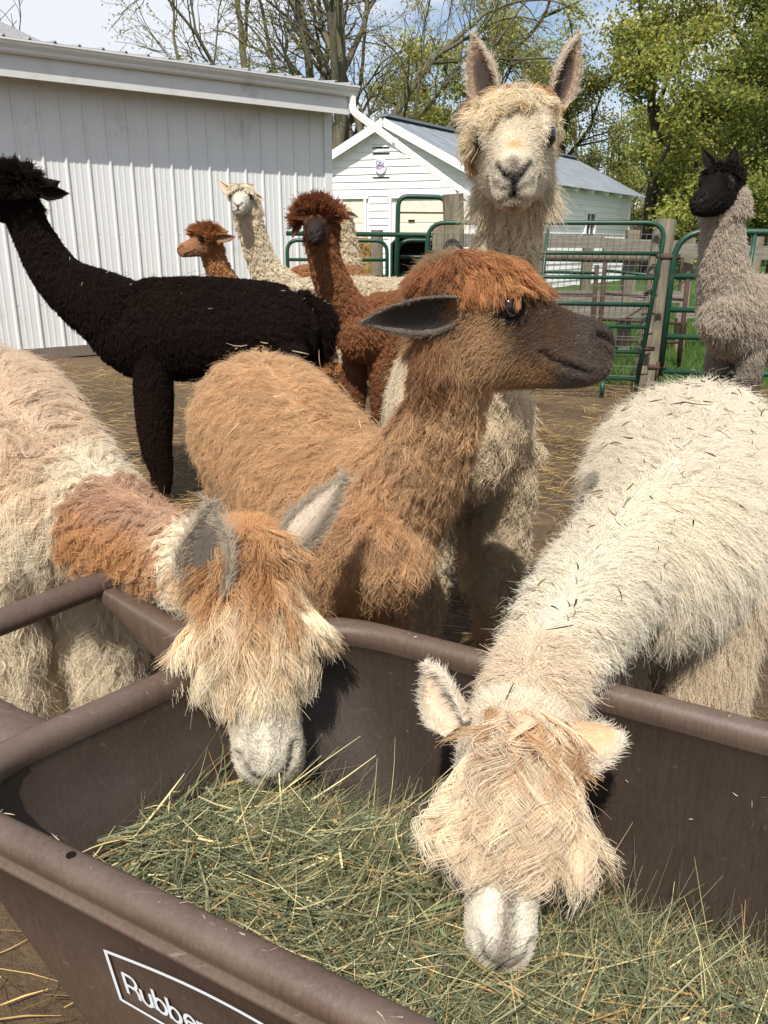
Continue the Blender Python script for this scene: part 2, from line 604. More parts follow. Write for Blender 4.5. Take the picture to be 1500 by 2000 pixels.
    # downspout: elbow, then a long sloping run
    a = bp(e1 + 0.03, ev + 0.06, 2.81)
    p1 = a + np.array([0, 0, -0.16])
    e = at(985, 437, 9.6)
    pts = arc_pts([a, p1, e, np.array([e[0], e[1], 0.12])], 0.10, 6)
    b = MB()
    b.tube(pts, 0.042, 4)
    ds = b.build('downspout', M_WHITE, root)
    for t in (0.3, 0.72):
        q = p1 * (1 - t) + e * t
        dq = norm(e - p1) * 0.02
        b = MB()
        b.tube([q - dq, q + dq], 0.046, 4)
        b.build('joint', M_WHITE, ds)


make_barn()


# the taller roof behind the barn, at the upper left
def make_rear_roof():
    root = empty('shed', (-9, 20, 0), 'grey metal roof of a farther building rising over the barn at the upper left', 'building')
    p0, p1 = at(-160, -35, 17.0), at(85, 82, 18.5)
    back = np.array([-1.6, -2.2, -1.3])
    b = MB()
    n = 18
    for i in range(n):
        a, c = p0 + (p1 - p0) * i / n, p0 + (p1 - p0) * (i + 1) / n
        dn = np.array([0, 0, -0.03])
        b.add([a, c - (p1 - p0) * 0.003, c - (p1 - p0) * 0.003 + back, a + back, a + dn * (i % 2), c + dn], [(0, 1, 2, 3), (0, 4, 5, 1)])
    b.build('roof', mat('dull_roof', (0.40, 0.39, 0.40), rough=0.6, var=0.08, stretch=(1, 1, 6)), root)
    b = MB()
    q0, q1 = p0 + [0.1, 0.4, -0.25], p1 + [-0.1, 0.4, -0.25]
    back = np.array([-1.5, 5.0, 0.0])
    g0, g1 = q0.copy(), q1.copy()
    g0[2] = g1[2] = 0
    b.add([g0, g1, q1, q0, g0 + back, g1 + back, q1 + back, q0 + back], [(0, 1, 2, 3), (1, 5, 6, 2), (5, 4, 7, 6)])
    b.build('wall', M_BARN, root)


make_rear_roof()

# ------------------------------------------------------------------ garage
GP = np.array([0.12, 20.1, 0.0])                   # under the gable peak
GG = np.array([0.95, -0.31, 0.0]); GG = GG / np.linalg.norm(GG)
GS = np.array([0.55, 0.835, 0.0])
GZE, GZP, GW, GL = 2.62, 3.77, 2.21, 10.9


def gp_(w, s, z):
    return GP + GG * w + GS * s + np.array([0, 0, z])


def make_garage():
    root = empty('garage', tuple(GP), 'white clapboard garage with a grey metal roof and two overhead doors', 'garage')
    ov = 0.28                                        # rake and eave overhang
    w_in = GW - 0.22
    slope = (GZP - GZE) / GW
    ztop = lambda w: GZP - 0.10 - slope * abs(w)
    doors = [(-1.95, -0.62), (0.12, 1.80)]
    DH = 2.10
    step = 0.155
    # gable front: one course of clapboard at a time
    z = 0.0
    while z < GZP - 0.2:
        z1 = z + step
        ww = min(w_in, (GZP - 0.10 - z1) / slope)
        if ww > 0.05:
            spans = [(-ww, ww)]
            if z < DH:
                spans, x = [], -ww
                for d0, d1 in doors:
                    spans.append((x, d0 - 0.13))
                    x = d1 + 0.13
                spans.append((x, ww))
            for a, c in spans:
                if c - a < 0.03: continue
                b = MB()
                V = [gp_(a, 0.0, z1 + .01), gp_(c, 0.0, z1 + .01), gp_(c, -0.026, z), gp_(a, -0.026, z), gp_(c, 0.0, z), gp_(a, 0.0, z)]
                b.add(V, [(3, 2, 1, 0), (5, 4, 2, 3)])
                b.build('clapboard', M_WHITE, root)
        z = z1
    b = MB()
    b.add([gp_(-w_in, 0.012, 0), gp_(w_in, 0.012, 0), gp_(w_in, 0.012, ztop(w_in)), gp_(0, 0.012, GZP - .1), gp_(-w_in, 0.012, ztop(w_in))], [(0, 1, 2, 3, 4)])
    b.build('gable_wall', M_WHITE, root)
    # louvre slots over and under the plaque
    for zz in (3.18, 3.06, 2.56):
        b = MB()
        b.bar(gp_(-0.38, -0.03, zz), gp_(0.02, -0.03, zz), 0.012, 0.022)
        b.build('slot', M_DARK, root)
    # doors with raised panels
    for d0, d1 in doors:
        b = MB()
        b.add([gp_(d0, 0.006, 0), gp_(d1, 0.006, 0), gp_(d1, 0.006, DH), gp_(d0, 0.006, DH)], [(0, 1, 2, 3)])
        dr = b.build('overhead_door', M_CREAMD, root)
        nr, nc = 4, 4
        for r in range(nr):
            for c in range(nc if d0 < -1 else 1):
                k = nc if d0 < -1 else 1
                a0 = d0 + (d1 - d0) * (c + 0.06) / k
                a1 = d0 + (d1 - d0) * (c + 0.94) / k
                q0, q1 = DH * (r + 0.05) / nr, DH * (r + 0.96) / nr
                b = MB()
                b.add([gp_(a0, -0.012, q0), gp_(a1, -0.012, q0), gp_(a1, -0.012, q1), gp_(a0, -0.012, q1), gp_(a0 - .03, 0.004, q0 - .03), gp_(a1 + .03, 0.004, q0 - .03), gp_(a1 + .03, 0.004, q1 + .03), gp_(a0 - .03, 0.004, q1 + .03)],
                      [(0, 1, 2, 3), (4, 5, 1, 0), (5, 6, 2, 1), (6, 7, 3, 2), (7, 4, 0, 3)])
                b.build('panel', M_CREAMD, dr)
        b = MB()
        b.bar(gp_(d0 + .35, -0.03, DH * .78), gp_(d0 + .5, -0.03, DH * .78), 0.03, 0.03)
        b.build('handle', M_DARK, dr)
        for w in (d0 - 0.065, d1 + 0.065):
            b = MB()
            b.bar(gp_(w, -0.03, 0), gp_(w, -0.03, DH + 0.02), 0.13, 0.05, up=GG)
            b.V[-1] = b.V[-1]
            b.build('door_casing', M_WHITE, root)
        b = MB()
        b.bar(gp_(d0 - 0.13, -0.035, DH + 0.07), gp_(d1 + 0.13, -0.035, DH + 0.07), 0.05, 0.11)
        b.build('door_header', M_WHITE, root)
    # long side wall
    z = 0.0
    while z < GZE - 0.12:
        b = MB()
        n = np.array([GS[1], -GS[0], 0])
        a, c = gp_(w_in, 0.02, 0), gp_(w_in, GL - 0.3, 0)
        u = np.array([0, 0, 1.0])
        b.add([a + u * (z + step + .01), c + u * (z + step + .01), c + n * .026 + u * z, a + n * .026 + u * z, c + u * z, a + u * z], [(3, 2, 1, 0), (5, 4, 2, 3)])
        b.build('clapboard', M_WHITE, root)
        z += step
    b = MB()
    n = np.array([GS[1], -GS[0], 0])
    b.add([gp_(w_in - .015, 0, 0), gp_(w_in - .015, GL - .3, 0), gp_(w_in - .015, GL - .3, GZE), gp_(w_in - .015, 0, GZE), gp_(-w_in, GL - .3, 0), gp_(-w_in, GL - .3, GZE), gp_(-w_in, 0, 0), gp_(-w_in, 0, GZE), gp_(0, GL - .3, GZP - .1)],
          [(0, 1, 2, 3), (1, 4, 5, 8, 2), (4, 6, 7, 5)])
    b.build('wall', M_WHITE, root)
    for s_ in (0.0, GL - 0.32):
        b = MB()
        p = gp_(w_in, s_, 0) + n * 0.02
        b.bar(p, p + [0, 0, GZE - .06], 0.12, 0.06, up=GS)
        b.build('corner_board', M_WHITE, root)
    # window in the side wall
    sw = 6.7
    b = MB()
    a, c = gp_(w_in, sw, 0) + n * .035, gp_(w_in, sw + 0.75, 0) + n * .035
    for p, q in (((a, 0.75), (a, 2.0)), ((c, 0.75), (c, 2.0)), ((a, 0.75), (c, 0.75)), ((a, 2.0), (c, 2.0))):
        b.bar(p[0] + [0, 0, p[1]], q[0] + [0, 0, q[1]], 0.10, 0.10, up=n)
    wf = b.build('window', M_WHITE, root)
    b = MB()
    b.add([a + n * .004 + [0, 0, .75], c + n * .004 + [0, 0, .75], c + n * .004 + [0, 0, 2.0], a + n * .004 + [0, 0, 2.0]], [(0, 1, 2, 3)])
    b.build('pane', M_GLASS, wf)
    b = MB()
    mid = (a + c) / 2 + n * .012
    b.bar(mid + [0, 0, .75], mid + [0, 0, 2.0], 0.04, 0.03, up=n)
    b.build('mullion', M_WHITE, wf)
    # rafter tails
    for k in range(9):
        s_ = 0.5 + k * 1.2
        b = MB()
        p = gp_(w_in, s_, GZE - 0.02)
        b.bar(p, p + n * 0.30 + [0, 0, -0.10], 0.05, 0.11)
        b.build('rafter_tail', M_WHITE, root)
    # roof: two slopes with seams
    for sg in (1, -1):
        b = MB()
        nseg = 22
        we = sg * (GW + 0.12)
        ze = GZE - 0.12 * slope
        for k in range(nseg):
            s0, s1 = -ov + (GL + 2 * ov) * k / nseg, -ov + (GL + 2 * ov) * (k + 1) / nseg
            V = [gp_(we, s0, ze), gp_(we, s1 - .03, ze), gp_(0, s1 - .03, GZP), gp_(0, s0, GZP), gp_(we, s1 - .015, ze + .012), gp_(0, s1 - .015, GZP + .012), gp_(we, s1, ze), gp_(0, s1, GZP)]
            b.add(V, [(0, 1, 2, 3), (1, 4, 5, 2), (4, 6, 7, 5)] if sg > 0 else [(3, 2, 1, 0), (2, 5, 4, 1), (5, 7, 6, 4)])
        b.build('roof', M_GREY, root)
        b = MB()
        b.bar(gp_(sg * (GW + .1), -ov + .02, ze - .10), gp_(0, -ov + .02, GZP - .10), 0.04, 0.17)
        b.build('bargeboard', M_WHITE, root)
        b = MB()
        b.add([gp_(sg * (GW + .1), -ov, ze - .03), gp_(0, -ov, GZP - .03), gp_(0, 0.02, GZP - .03), gp_(sg * (GW + .1), .02, ze - .03)], [(0, 1, 2, 3)])
        b.build('soffit', M_WHITE, root)
    b = MB()
    b.bar(gp_(0, -ov, GZP + .03), gp_(0, GL + ov, GZP + .03), 0.26, 0.05)
    b.build('ridge_cap', M_GREY, root)
    return root


make_garage()


# oval plaque with a script word over a ribbon
def make_plaque():
    c = gp_(-0.17, -0.055, 2.80)
    root = empty('plaque', tuple(c), 'small white oval plaque with blue script on the garage gable', 'plaque')
    x, z = GG, np.array([0, 0, 1.0])
    nrm = -GS
    th = np.linspace(0, 2 * PI, 33)[:-1]

    def disc(name, rx, rz, off, m, rim=None):
        V = [c + x * math.cos(t) * rx + z * math.sin(t) * rz + nrm * off for t in th]
        if rim is None:
            W_ = [v - nrm * 0.012 for v in V]
            Fc = [tuple(range(32))] + [(i, i + 32, (i + 1) % 32 + 32, (i + 1) % 32) for i in range(32)]
            mesh_np(name, V + W_, Fc, m, root)
        else:
            V2 = [c + x * math.cos(t) * (rx - rim) + z * math.sin(t) * (rz - rim) + nrm * off for t in th]
            mesh_np(name, V + V2, [(i, (i + 1) % 32, (i + 1) % 32 + 32, i + 32) for i in range(32)], m, root)
    disc('disc', 0.135, 0.175, 0.012, mat('plaque_white', (0.80, 0.80, 0.82), rough=0.5))
    navy = mat('plaque_blue', (0.10, 0.09, 0.30), rough=0.5)
    red = mat('plaque_red', (0.45, 0.14, 0.20), rough=0.5)
    disc('ring', 0.128, 0.168, 0.016, mat('plaque_ring', (0.50, 0.50, 0.60), rough=0.5), 0.008)

    def stroke(pts, w, off, m, name):
        P = catmull(np.array(pts, float), 18)
        T = norm(np.gradient(np.c_[P, 0 * P[:, :1]], axis=0))
        N2 = np.stack([-T[:, 1], T[:, 0]], 1)
        V = [c + x * q[0] + z * q[1] + nrm * off for k in range(18) for q in (P[k] + N2[k] * w / 2, P[k] - N2[k] * w / 2)]
        mesh_np(name, V, [(2 * i, 2 * i + 1, 2 * i + 3, 2 * i + 2) for i in range(17)], m, root)
    # O h i o
    w = 0.013
    stroke([(-.045, .105), (-.085, .085), (-.09, .04), (-.06, .02), (-.03, .05), (-.035, .095), (-.06, .11)], w, .018, navy, 'lettering')
    stroke([(-.03, .02), (0.0, .10), (0.005, .115)], w, .0185, navy, 'lettering')
    stroke([(-.015, .055), (.01, .075), (.015, .05), (.012, .025)], w * .8, .019, navy, 'lettering')
    stroke([(.035, .065), (.032, .045), (.036, .027)], w * .8, .019, navy, 'lettering')
    stroke([(.037, .088), (.038, .083)], w * .8, .019, navy, 'lettering')
    stroke([(.075, .065), (.055, .06), (.055, .032), (.075, .03), (.085, .05), (.073, .066)], w * .7, .019, navy, 'lettering')
    stroke([(-.11, -.015), (-.05, .0), (0.02, .012), (.10, -.02)], .016, .0195, navy, 'ribbon')
    stroke([(-.11, -.045), (-.04, -.03), (0.03, -.005), (.10, -.045)], .014, .020, red, 'ribbon')
    stroke([(-.08, -.07), (-.02, -.06), (0.05, -.03)], .012, .0205, navy, 'ribbon')


make_plaque()
# ------------------------------------------------------------------ fences and gates
def tube_part(name, pts, r, m, parent, seg=8):
    b = MB()
    b.tube(pts, r, seg)
    return b.build(name, m, parent, smooth=True)


def post(px, ytop, Y, r, label, lean=(0, 0), square=False, name='fence_post', rough=True, zt=None):
    top = at(px, ytop, Y)
    foot = np.array([top[0] + lean[0], top[1] + lean[1], -0.05])
    b = MB()
    if square:
        b.bar(foot, top, 2 * r, 2 * r, up=(0, 1, 0))
    else:
        n = 7
        rng = np.random.default_rng(int(px))
        P = [foot + (top - foot) * t + np.array([1, 1, 0]) * rng.normal() * 0.004 for t in np.linspace(0, 1, n)]
        b.tube(P, r * (1.06 - 0.08 * np.linspace(0, 1, n) + 0.03 * rng.normal(size=n)), 12)
    o = b.build(name, M_WOOD, None)
    tag(o, label, 'fence post', 'wooden posts of the yard fence')
    return top, foot


post(887, 379, 7.0, 0.083, 'thick round wooden post between the arched walk-through and the mesh gate')
post(1300, 429, 6.95, 0.083, 'stout flat-topped wooden post where the two green gates meet', lean=(-0.02, 0))
post(1287, 452, 6.62, 0.050, 'thin grey leaning post wrapped in wire beside the mesh gate', lean=(-0.06, -0.05))
post(1236, 449, 9.2, 0.06, 'square wooden post behind the mesh gate, before the garage corner', square=True)
post(1347, 465, 9.4, 0.05, 'square wooden post beyond the second green gate, left of the llama', square=True)
post(736, 449, 9.4, 0.065, 'short wooden post beside the hay bale, by the garage doors')
post(858, 440, 7.4, 0.055, 'square wooden post just left of the thick round post', square=True)


def wire_rings():
    root = empty('fence_wire', tuple(at(1260, 740, 6.5)), 'rusty wire wound round the thin leaning post', 'wire')
    t, f = at(1287, 452, 6.62), at(1287, 452, 6.62) + [-0.06, -0.05, 0]
    f[2] = 0
    for k in range(7):
        p = f + (t - f) * (0.15 + 0.12 * k)
        th = np.linspace(0, 2 * PI, 13)
        tube_part('wire_turn', [p + [0.056 * math.cos(a), 0.056 * math.sin(a), 0.01 * math.sin(a + k)] for a in th], 0.003, M_RUST, root, 5)


wire_rings()


def gate(name, label, TL, TR, BL, BR, zs, r=0.017, cr=0.14, cat='gate', rails_m=None, frame_m=None, round_l=True, round_r=True, stay=None):
    """tube gate: frame corner points and the heights (0 bottom .. 1 top) of the inner rails"""
    root = empty(name, tuple(BL), label, cat, 'green tube gates of the yard')
    rails_m, frame_m = rails_m or M_GREEN, frame_m or M_GREEN
    pts = [BL]
    pts += [TL, TR, BR]
    tube_part('frame', arc_pts(pts, cr, 7), r, frame_m, root)
    for t in zs:
        a, b = BL + (TL - BL) * t, BR + (TR - BR) * t
        tube_part('rail', [a, b], r * 0.85, rails_m, root)
    if stay:
        for s in stay:
            tube_part('stay', [BL + (BR - BL) * s, TL + (TR - TL) * s], r * 0.7, frame_m, root)
    return root


TL, TR = at(836, 435, 6.85), at(1302, 435, 6.5)
BL, BR = at(826, 700, 6.85), at(1243, 752, 6.42)
BL[2] = BR[2] = 0.12
zr = [(1.286 - 0.12, 0)]
zz = [0.025, 0.20, 0.36, 0.50, 0.665, 0.815]
g1 = gate('mesh_gate', 'wide green tube gate with wire mesh behind the tall cream alpaca', TL, TR, BL, BR, zz, stay=[0.52])
tube_part('foot', [BL + (BR - BL) * 0.85 + [0, 0, 0.0], BL + (BR - BL) * 0.85 + [0, 0, -0.11]], 0.018, M_GREEN, g1)
# welded wire on the gate
b = MB()
nv, nh = 38, 15
for i in range(nv):
    s = (i + 0.5) / nv
    p, q = BL + (BR - BL) * s, TL + (TR - TL) * s
    b.tube([p + (q - p) * 0.03 + [0, 0.022, 0], p + (q - p) * 0.93 + [0, 0.022, 0]], 0.0022, 4, cap=False)
for i in range(nh):
    s = 0.04 + 0.89 * (i / (nh - 1)) ** 1.0
    p, q = BL + (TL - BL) * s, BR + (TR - BR) * s
    m_ = (p + q) / 2 + [0, 0, 0.004 * math.sin(i * 2.3)]
    b.tube([p + [0, .025, 0], m_ + [0, .025, 0], q + [0, .025, 0]], 0.0022, 4, cap=False)
tag(b.build('wire_mesh', M_WIRE, g1), kind='stuff')
for s in (0.22, 0.8):
    p = BR + (TR - BR) * s
    tube_part('hinge', [p + [-.03, 0, 0], p + [.09, 0.02, 0]], 0.017, M_RUST, g1)

TL, TR = at(1322, 452, 5.95), at(1760, 455, 5.7)
BL, BR = at(1291, 712, 5.95), at(1690, 770, 5.7)
BL[2] = BR[2] = 0.25
g2 = gate('tube_gate', 'second green tube gate at the right edge, half hidden by the llama', TL, TR, BL, BR, [0.03, 0.28, 0.47, 0.70], r=0.022, cr=0.2, stay=[0.36])
for s in (0.06, 0.83):
    p = BL + (TL - BL) * s
    tube_part('hinge', [p + [-.09, 0, 0], p + [.035, 0, 0]], 0.02, M_RUST, g2)
tube_part('hinge_pin', [BL + (TL - BL) * 0.02 + [-0.02, 0, -0.06], BL + (TL - BL) * .02 + [-0.02, 0, 0.08]], 0.016, M_RUST, g2)


# arched walk-through with its low gate
def arch():
    Y = 8.3
    TL, TR = at(778, 383, Y), at(872, 385, Y)
    BL, BR = TL.copy(), TR.copy()
    BL[2] = BR[2] = 0
    BL[0] -= 0.03
    root = empty('gate_arch', tuple(BL), 'tall green arched walk-through frame in front of the garage door', 'gate', 'green tube gates of the yard')
    tube_part('frame', arc_pts([BL, TL, TR, BR], 0.10, 7), 0.022, M_GREEN, root)
    tube_part('tie_rod', [TL + [-0.01, 0, -0.145], TR + [0.06, 0, -0.14]], 0.008, M_RUST, root)


arch()
Y = 8.45
TL, TR = at(776, 469, Y), at(862, 470, Y)
BL, BR = TL.copy(), TR.copy(); BL[2] = BR[2] = 0.15
gate('small_gate', 'low green gate panel standing inside the arched walk-through', TL, TR, BL, BR, [0.12, 0.3, 0.5, 0.68, 0.85], r=0.019, cr=0.14)
Y = 8.7
TL, TR = at(560, 469, Y), at(756, 470, Y)
BL, BR = TL.copy(), TR.copy(); BL[2] = BR[2] = 0.15
gate('side_gate', 'green gate panel left of the arched walk-through, before the hay bale', TL, TR, BL, BR, [0.12, 0.3, 0.50, 0.66, 0.82], r=0.019, cr=0.12, frame_m=M_GREEN)
r_ = empty('top_rail', tuple(at(690, 457, 8.6)), 'long green tube running above the low gate panels', 'rail')
tube_part('tube', arc_pts([at(560, 456, 8.6), at(845, 459, 8.2), at(858, 475, 8.2), at(858, 520, 8.2)], 0.08), 0.022, M_GREEN, r_)

# rusty double panel behind the mesh gate
Y = 8.0
for k, (xa, xb, lab) in enumerate(((940, 1166, 'rusty pipe panel behind the mesh gate, left of the two dark uprights'), (1182, 1345, 'rusty pipe panel behind the mesh gate, right of the two dark uprights'))):
    TL, TR = at(xa, 512, Y), at(xb, 512 + (6 if k == 0 else 18), Y - (0 if k == 0 else .2))
    BL, BR = TL.copy(), TR.copy(); BL[2] = BR[2] = 0.25
    root = empty('pipe_panel', tuple(BL), lab, 'gate', 'rusty pipe panels behind the mesh gate')
    tube_part('upright', [BL - [0, 0, 0.2], TL], 0.022, M_RUST, root)
    tube_part('upright', [BR - [0, 0, 0.2], TR], 0.022, M_RUST, root)
    for t in (0.04, 0.3, 0.62, 0.9):
        tube_part('rail', [BL + (TL - BL) * t, BR + (TR - BR) * t], 0.014, M_RUST if t < 0.8 else M_GREEN, root)
    tube_part('brace', [BL + (TL - BL) * (0.1 if k else 0.9), BR + (TR - BR) * (0.9 if k else 0.1)], 0.008, M_RUST, root)


# board fence beyond the gates
def board_fence():
    root = empty('board_fence', tuple(at(1160, 500, 9.0)), 'weathered board and log fence between the yard and the garage', 'fence')
    def board(p, q, h, t=0.03, name='board'):
        b = MB()
        n = 5
        for i in range(n):
            a, c = p + (q - p) * i / n, p + (q - p) * (i + 1) / n
            b.bar(a, c, t, h * (1 + 0.03 * math.sin(i * 4.1 + p[0])))
        b.build(name, M_BOARD, root)
    board(at(900, 470, 8.9), at(1180, 473, 8.9), 0.12)
    board(at(1178, 478, 9.0), at(1330, 483, 9.0), 0.13)
    tube_part('log', [at(900, 496, 8.6), at(1100, 500, 8.6), at(1300, 505, 8.6)], 0.055, M_WOOD, root, 10)
    board(at(1330, 489, 9.2), at(1600, 497, 9.0), 0.14)
    board(at(900, 578, 9.2), at(1330, 580, 9.2), 0.12)
    board(at(900, 606, 8.9), at(1300, 609, 8.9), 0.13)
    board(at(1320, 610, 9.2), at(1600, 612, 9.2), 0.12)
    for px, y in ((1060, 455), (1150, 458), (1420, 465), (1480, 462)):
        t = at(px, y, 9.5)
        f = t.copy(); f[2] = -0.05
        b = MB()
        b.bar(f, t, 0.1, 0.1, up=(0, 1, 0))
        b.build('post', M_WOOD, root)


board_fence()


def shelter():
    Y = 11.0
    a, b_ = at(765, 463, Y), at(858, 463, Y)
    root = empty('shelter', (a[0], Y, 0), 'low dark open-fronted shelter behind the arched walk-through', 'shelter')
    dk = mat('dark_brown_sheet', (0.035, 0.022, 0.018), rough=0.6, var=0.2)
    h, d = a[2], 1.4
    pts = [(a[0], 0), (a[0], h - .08), (a[0] + .08, h), (b_[0] - .14, h), (b_[0], h - .16), (b_[0], 0)]
    V = [(x, yy, z) for yy in (Y, Y + d) for x, z in pts]
    m = len(pts)
    mesh_np('shell', V, [(i, i + 1, i + 1 + m, i + m) for i in range(m - 1)] + [tuple(range(m, 2 * m))], dk, root)
    tube_part('front_edge', [np.array([x, Y, z]) for x, z in pts], 0.018, M_GREEN, root)
    b = MB()
    b.box(a[0] - 0.6, b_[0] + .3, Y + d + .01, Y + d + .04, 0, 0.5)
    b.build('back_panel', dk, root)


shelter()


def hay_bale():
    rng = np.random.default_rng(3)
    p, q = at(672, 468, 10.2), at(738, 520, 10.2)
    root = empty('hay_bale', (p[0], 10.2, 0), 'golden hay bale behind the green side gate, before the garage', 'hay bale')
    b = MB()
    x0, x1 = p[0], q[0]
    z1 = p[2]
    nx, nz = 14, 10
    me = bmesh.new()
    bmesh.ops.create_cube(me, size=1)
    bmesh.ops.subdivide_edges(me, edges=me.edges[:], cuts=7, use_grid_fill=True)
    V = np.array([v.co[:] for v in me.verts])
    Fc = [tuple(v.index for v in f.verts) for f in me.faces]
    me.free()
    V = V * [x1 - x0, 0.6, z1] + [(x0 + x1) / 2, 10.5, z1 / 2]
    V += 0.02 * rng.normal(size=V.shape)
    mesh_np('bale', V, Fc, mat('bale_straw', (0.38, 0.25, 0.09), rough=0.95, var=0.5, scale=30, bump=0.8, bscale=40), root)
    n = 1500
    P = np.stack([rng.uniform(x0, x1, n), np.full(n, 10.19), rng.uniform(0.0, z1, n)], 1)
    c = np.array([0.45, 0.30, 0.11]) * rng.uniform(0.5, 1.3, (n, 1))
    D = rng.normal(size=(n, 3)) * [1, 0.4, 0.6]
    tag(ribbons('straw', P, D, rng.uniform(0.05, 0.14, n), 0.006 * np.ones(n), c, segs=2, matl=M_STRAW, parent=root, rng=rng), kind='stuff')


hay_bale()
# ------------------------------------------------------------------ feed trough
def tub_material(fade=1.0):
    m = bpy.data.materials.new('brown_plastic')
    m.use_nodes = True
    t = m.node_tree
    b = t.nodes['Principled BSDF']
    b.inputs['Specular IOR Level'].default_value = 0.45
    tc = t.nodes.new('ShaderNodeTexCoord')
    mp = t.nodes.new('ShaderNodeMapping')
    mp.inputs['Rotation'].default_value = (0, 0, math.radians(29))
    mp.inputs['Scale'].default_value = (130, 130, 5)
    t.links.new(tc.outputs['Object'], mp.inputs['Vector'])
    n1 = t.nodes.new('ShaderNodeTexNoise'); n1.inputs['Scale'].default_value = 1.6; n1.inputs['Detail'].default_value = 8; n1.inputs['Roughness'].default_value = 0.7
    t.links.new(mp.outputs['Vector'], n1.inputs['Vector'])
    n2 = t.nodes.new('ShaderNodeTexNoise'); n2.inputs['Scale'].default_value = 4.5; n2.inputs['Detail'].default_value = 9; n2.inputs['Roughness'].default_value = 0.7
    t.links.new(tc.outputs['Object'], n2.inputs['Vector'])
    r1 = t.nodes.new('ShaderNodeValToRGB')
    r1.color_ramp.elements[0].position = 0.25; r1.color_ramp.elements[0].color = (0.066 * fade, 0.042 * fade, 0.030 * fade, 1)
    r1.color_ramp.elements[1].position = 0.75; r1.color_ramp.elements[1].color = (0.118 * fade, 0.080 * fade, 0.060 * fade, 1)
    t.links.new(n1.outputs['Fac'], r1.inputs['Fac'])
    r2 = t.nodes.new('ShaderNodeValToRGB')
    r2.color_ramp.elements[0].position = 0.44; r2.color_ramp.elements[0].color = (0, 0, 0, 1)
    r2.color_ramp.elements[1].position = 0.75; r2.color_ramp.elements[1].color = (0.85, 0.85, 0.85, 1)
    t.links.new(n2.outputs['Fac'], r2.inputs['Fac'])
    mx = t.nodes.new('ShaderNodeMix'); mx.data_type = 'RGBA'
    t.links.new(r2.outputs['Color'], mx.inputs[0])
    t.links.new(r1.outputs['Color'], mx.inputs[6])
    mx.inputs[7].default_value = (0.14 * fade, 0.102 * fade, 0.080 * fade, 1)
    m3 = t.nodes.new('ShaderNodeMapping')
    m3.inputs['Rotation'].default_value = (0.3, 0.2, math.radians(20))
    m3.inputs['Scale'].default_value = (6, 130, 90)
    t.links.new(tc.outputs['Object'], m3.inputs['Vector'])
    n3 = t.nodes.new('ShaderNodeTexNoise'); n3.inputs['Scale'].default_value = 1.0; n3.inputs['Detail'].default_value = 4
    t.links.new(m3.outputs['Vector'], n3.inputs['Vector'])
    r3 = t.nodes.new('ShaderNodeValToRGB')
    r3.color_ramp.elements[0].position = 0.66; r3.color_ramp.elements[0].color = (0, 0, 0, 1)
    r3.color_ramp.elements[1].position = 0.76; r3.color_ramp.elements[1].color = (0.7, 0.7, 0.7, 1)
    t.links.new(n3.outputs['Fac'], r3.inputs['Fac'])
    mx3 = t.nodes.new('ShaderNodeMix'); mx3.data_type = 'RGBA'
    t.links.new(r3.outputs['Color'], mx3.inputs[0])
    t.links.new(mx.outputs[2], mx3.inputs[6])
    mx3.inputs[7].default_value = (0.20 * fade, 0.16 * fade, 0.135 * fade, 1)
    t.links.new(mx3.outputs[2], b.inputs['Base Color'])
    rr = t.nodes.new('ShaderNodeMapRange')
    rr.inputs['To Min'].default_value = 0.38; rr.inputs['To Max'].default_value = 0.62
    t.links.new(n1.outputs['Fac'], rr.inputs['Value'])
    t.links.new(rr.outputs['Result'], b.inputs['Roughness'])
    bp_ = t.nodes.new('ShaderNodeBump'); bp_.inputs['Strength'].default_value = 0.25; bp_.inputs['Distance'].default_value = 0.004
    t.links.new(n1.outputs['Fac'], bp_.inputs['Height'])
    t.links.new(bp_.outputs['Normal'], b.inputs['Normal'])
    return m


M_TUB = tub_material()
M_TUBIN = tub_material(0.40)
E1, E2 = np.array([0.870, -0.492, 0]), np.array([0.492, 0.870, 0])
TZ = 0.55
UP3 = np.array([0, 0, 1.0])


def tp(u, v, z):
    return E1 * u + E2 * v + UP3 * z


def round_quad(Q, r, n=8, m=10):
    """rounded quadrilateral, equal number of points for any corner set"""
    out = []
    Q = [np.asarray(q, float) for q in Q]
    k = len(Q)
    cor = []
    for i in range(k):
        a, b, c = Q[i - 1], Q[i], Q[(i + 1) % k]
        p0, p2 = b + norm(a - b) * r[i], b + norm(c - b) * r[i]
        cor.append([(1 - t) ** 2 * p0 + 2 * t * (1 - t) * b + t * t * p2 for t in np.linspace(0, 1, n)])
    for i in range(k):
        out += cor[i]
        a, b = cor[i][-1], cor[(i + 1) % k][0]
        out += [a + (b - a) * t for t in np.linspace(0, 1, m + 2)[1:-1]]
    return np.array(out)


# centre-line of the rim (u, v): near-left, near-right, far-right, far-left
RIM_Q = [(-0.880, 0.450), (0.90, 0.460), (0.90, 1.055), (-0.750, 1.075)]
BOT_Q = [(-0.58, 0.525), (0.72, 0.535), (0.72, 0.98), (-0.46, 0.99)]


def inset(Q, d):
    c = np.mean(np.array(Q), 0)
    out = []
    for q in Q:
        q = np.array(q)
        out.append(q + np.sign(c - q) * d)
    return out


def lerpQ(A, B, t):
    return [np.array(a) * (1 - t) + np.array(b) * t for a, b in zip(A, B)]


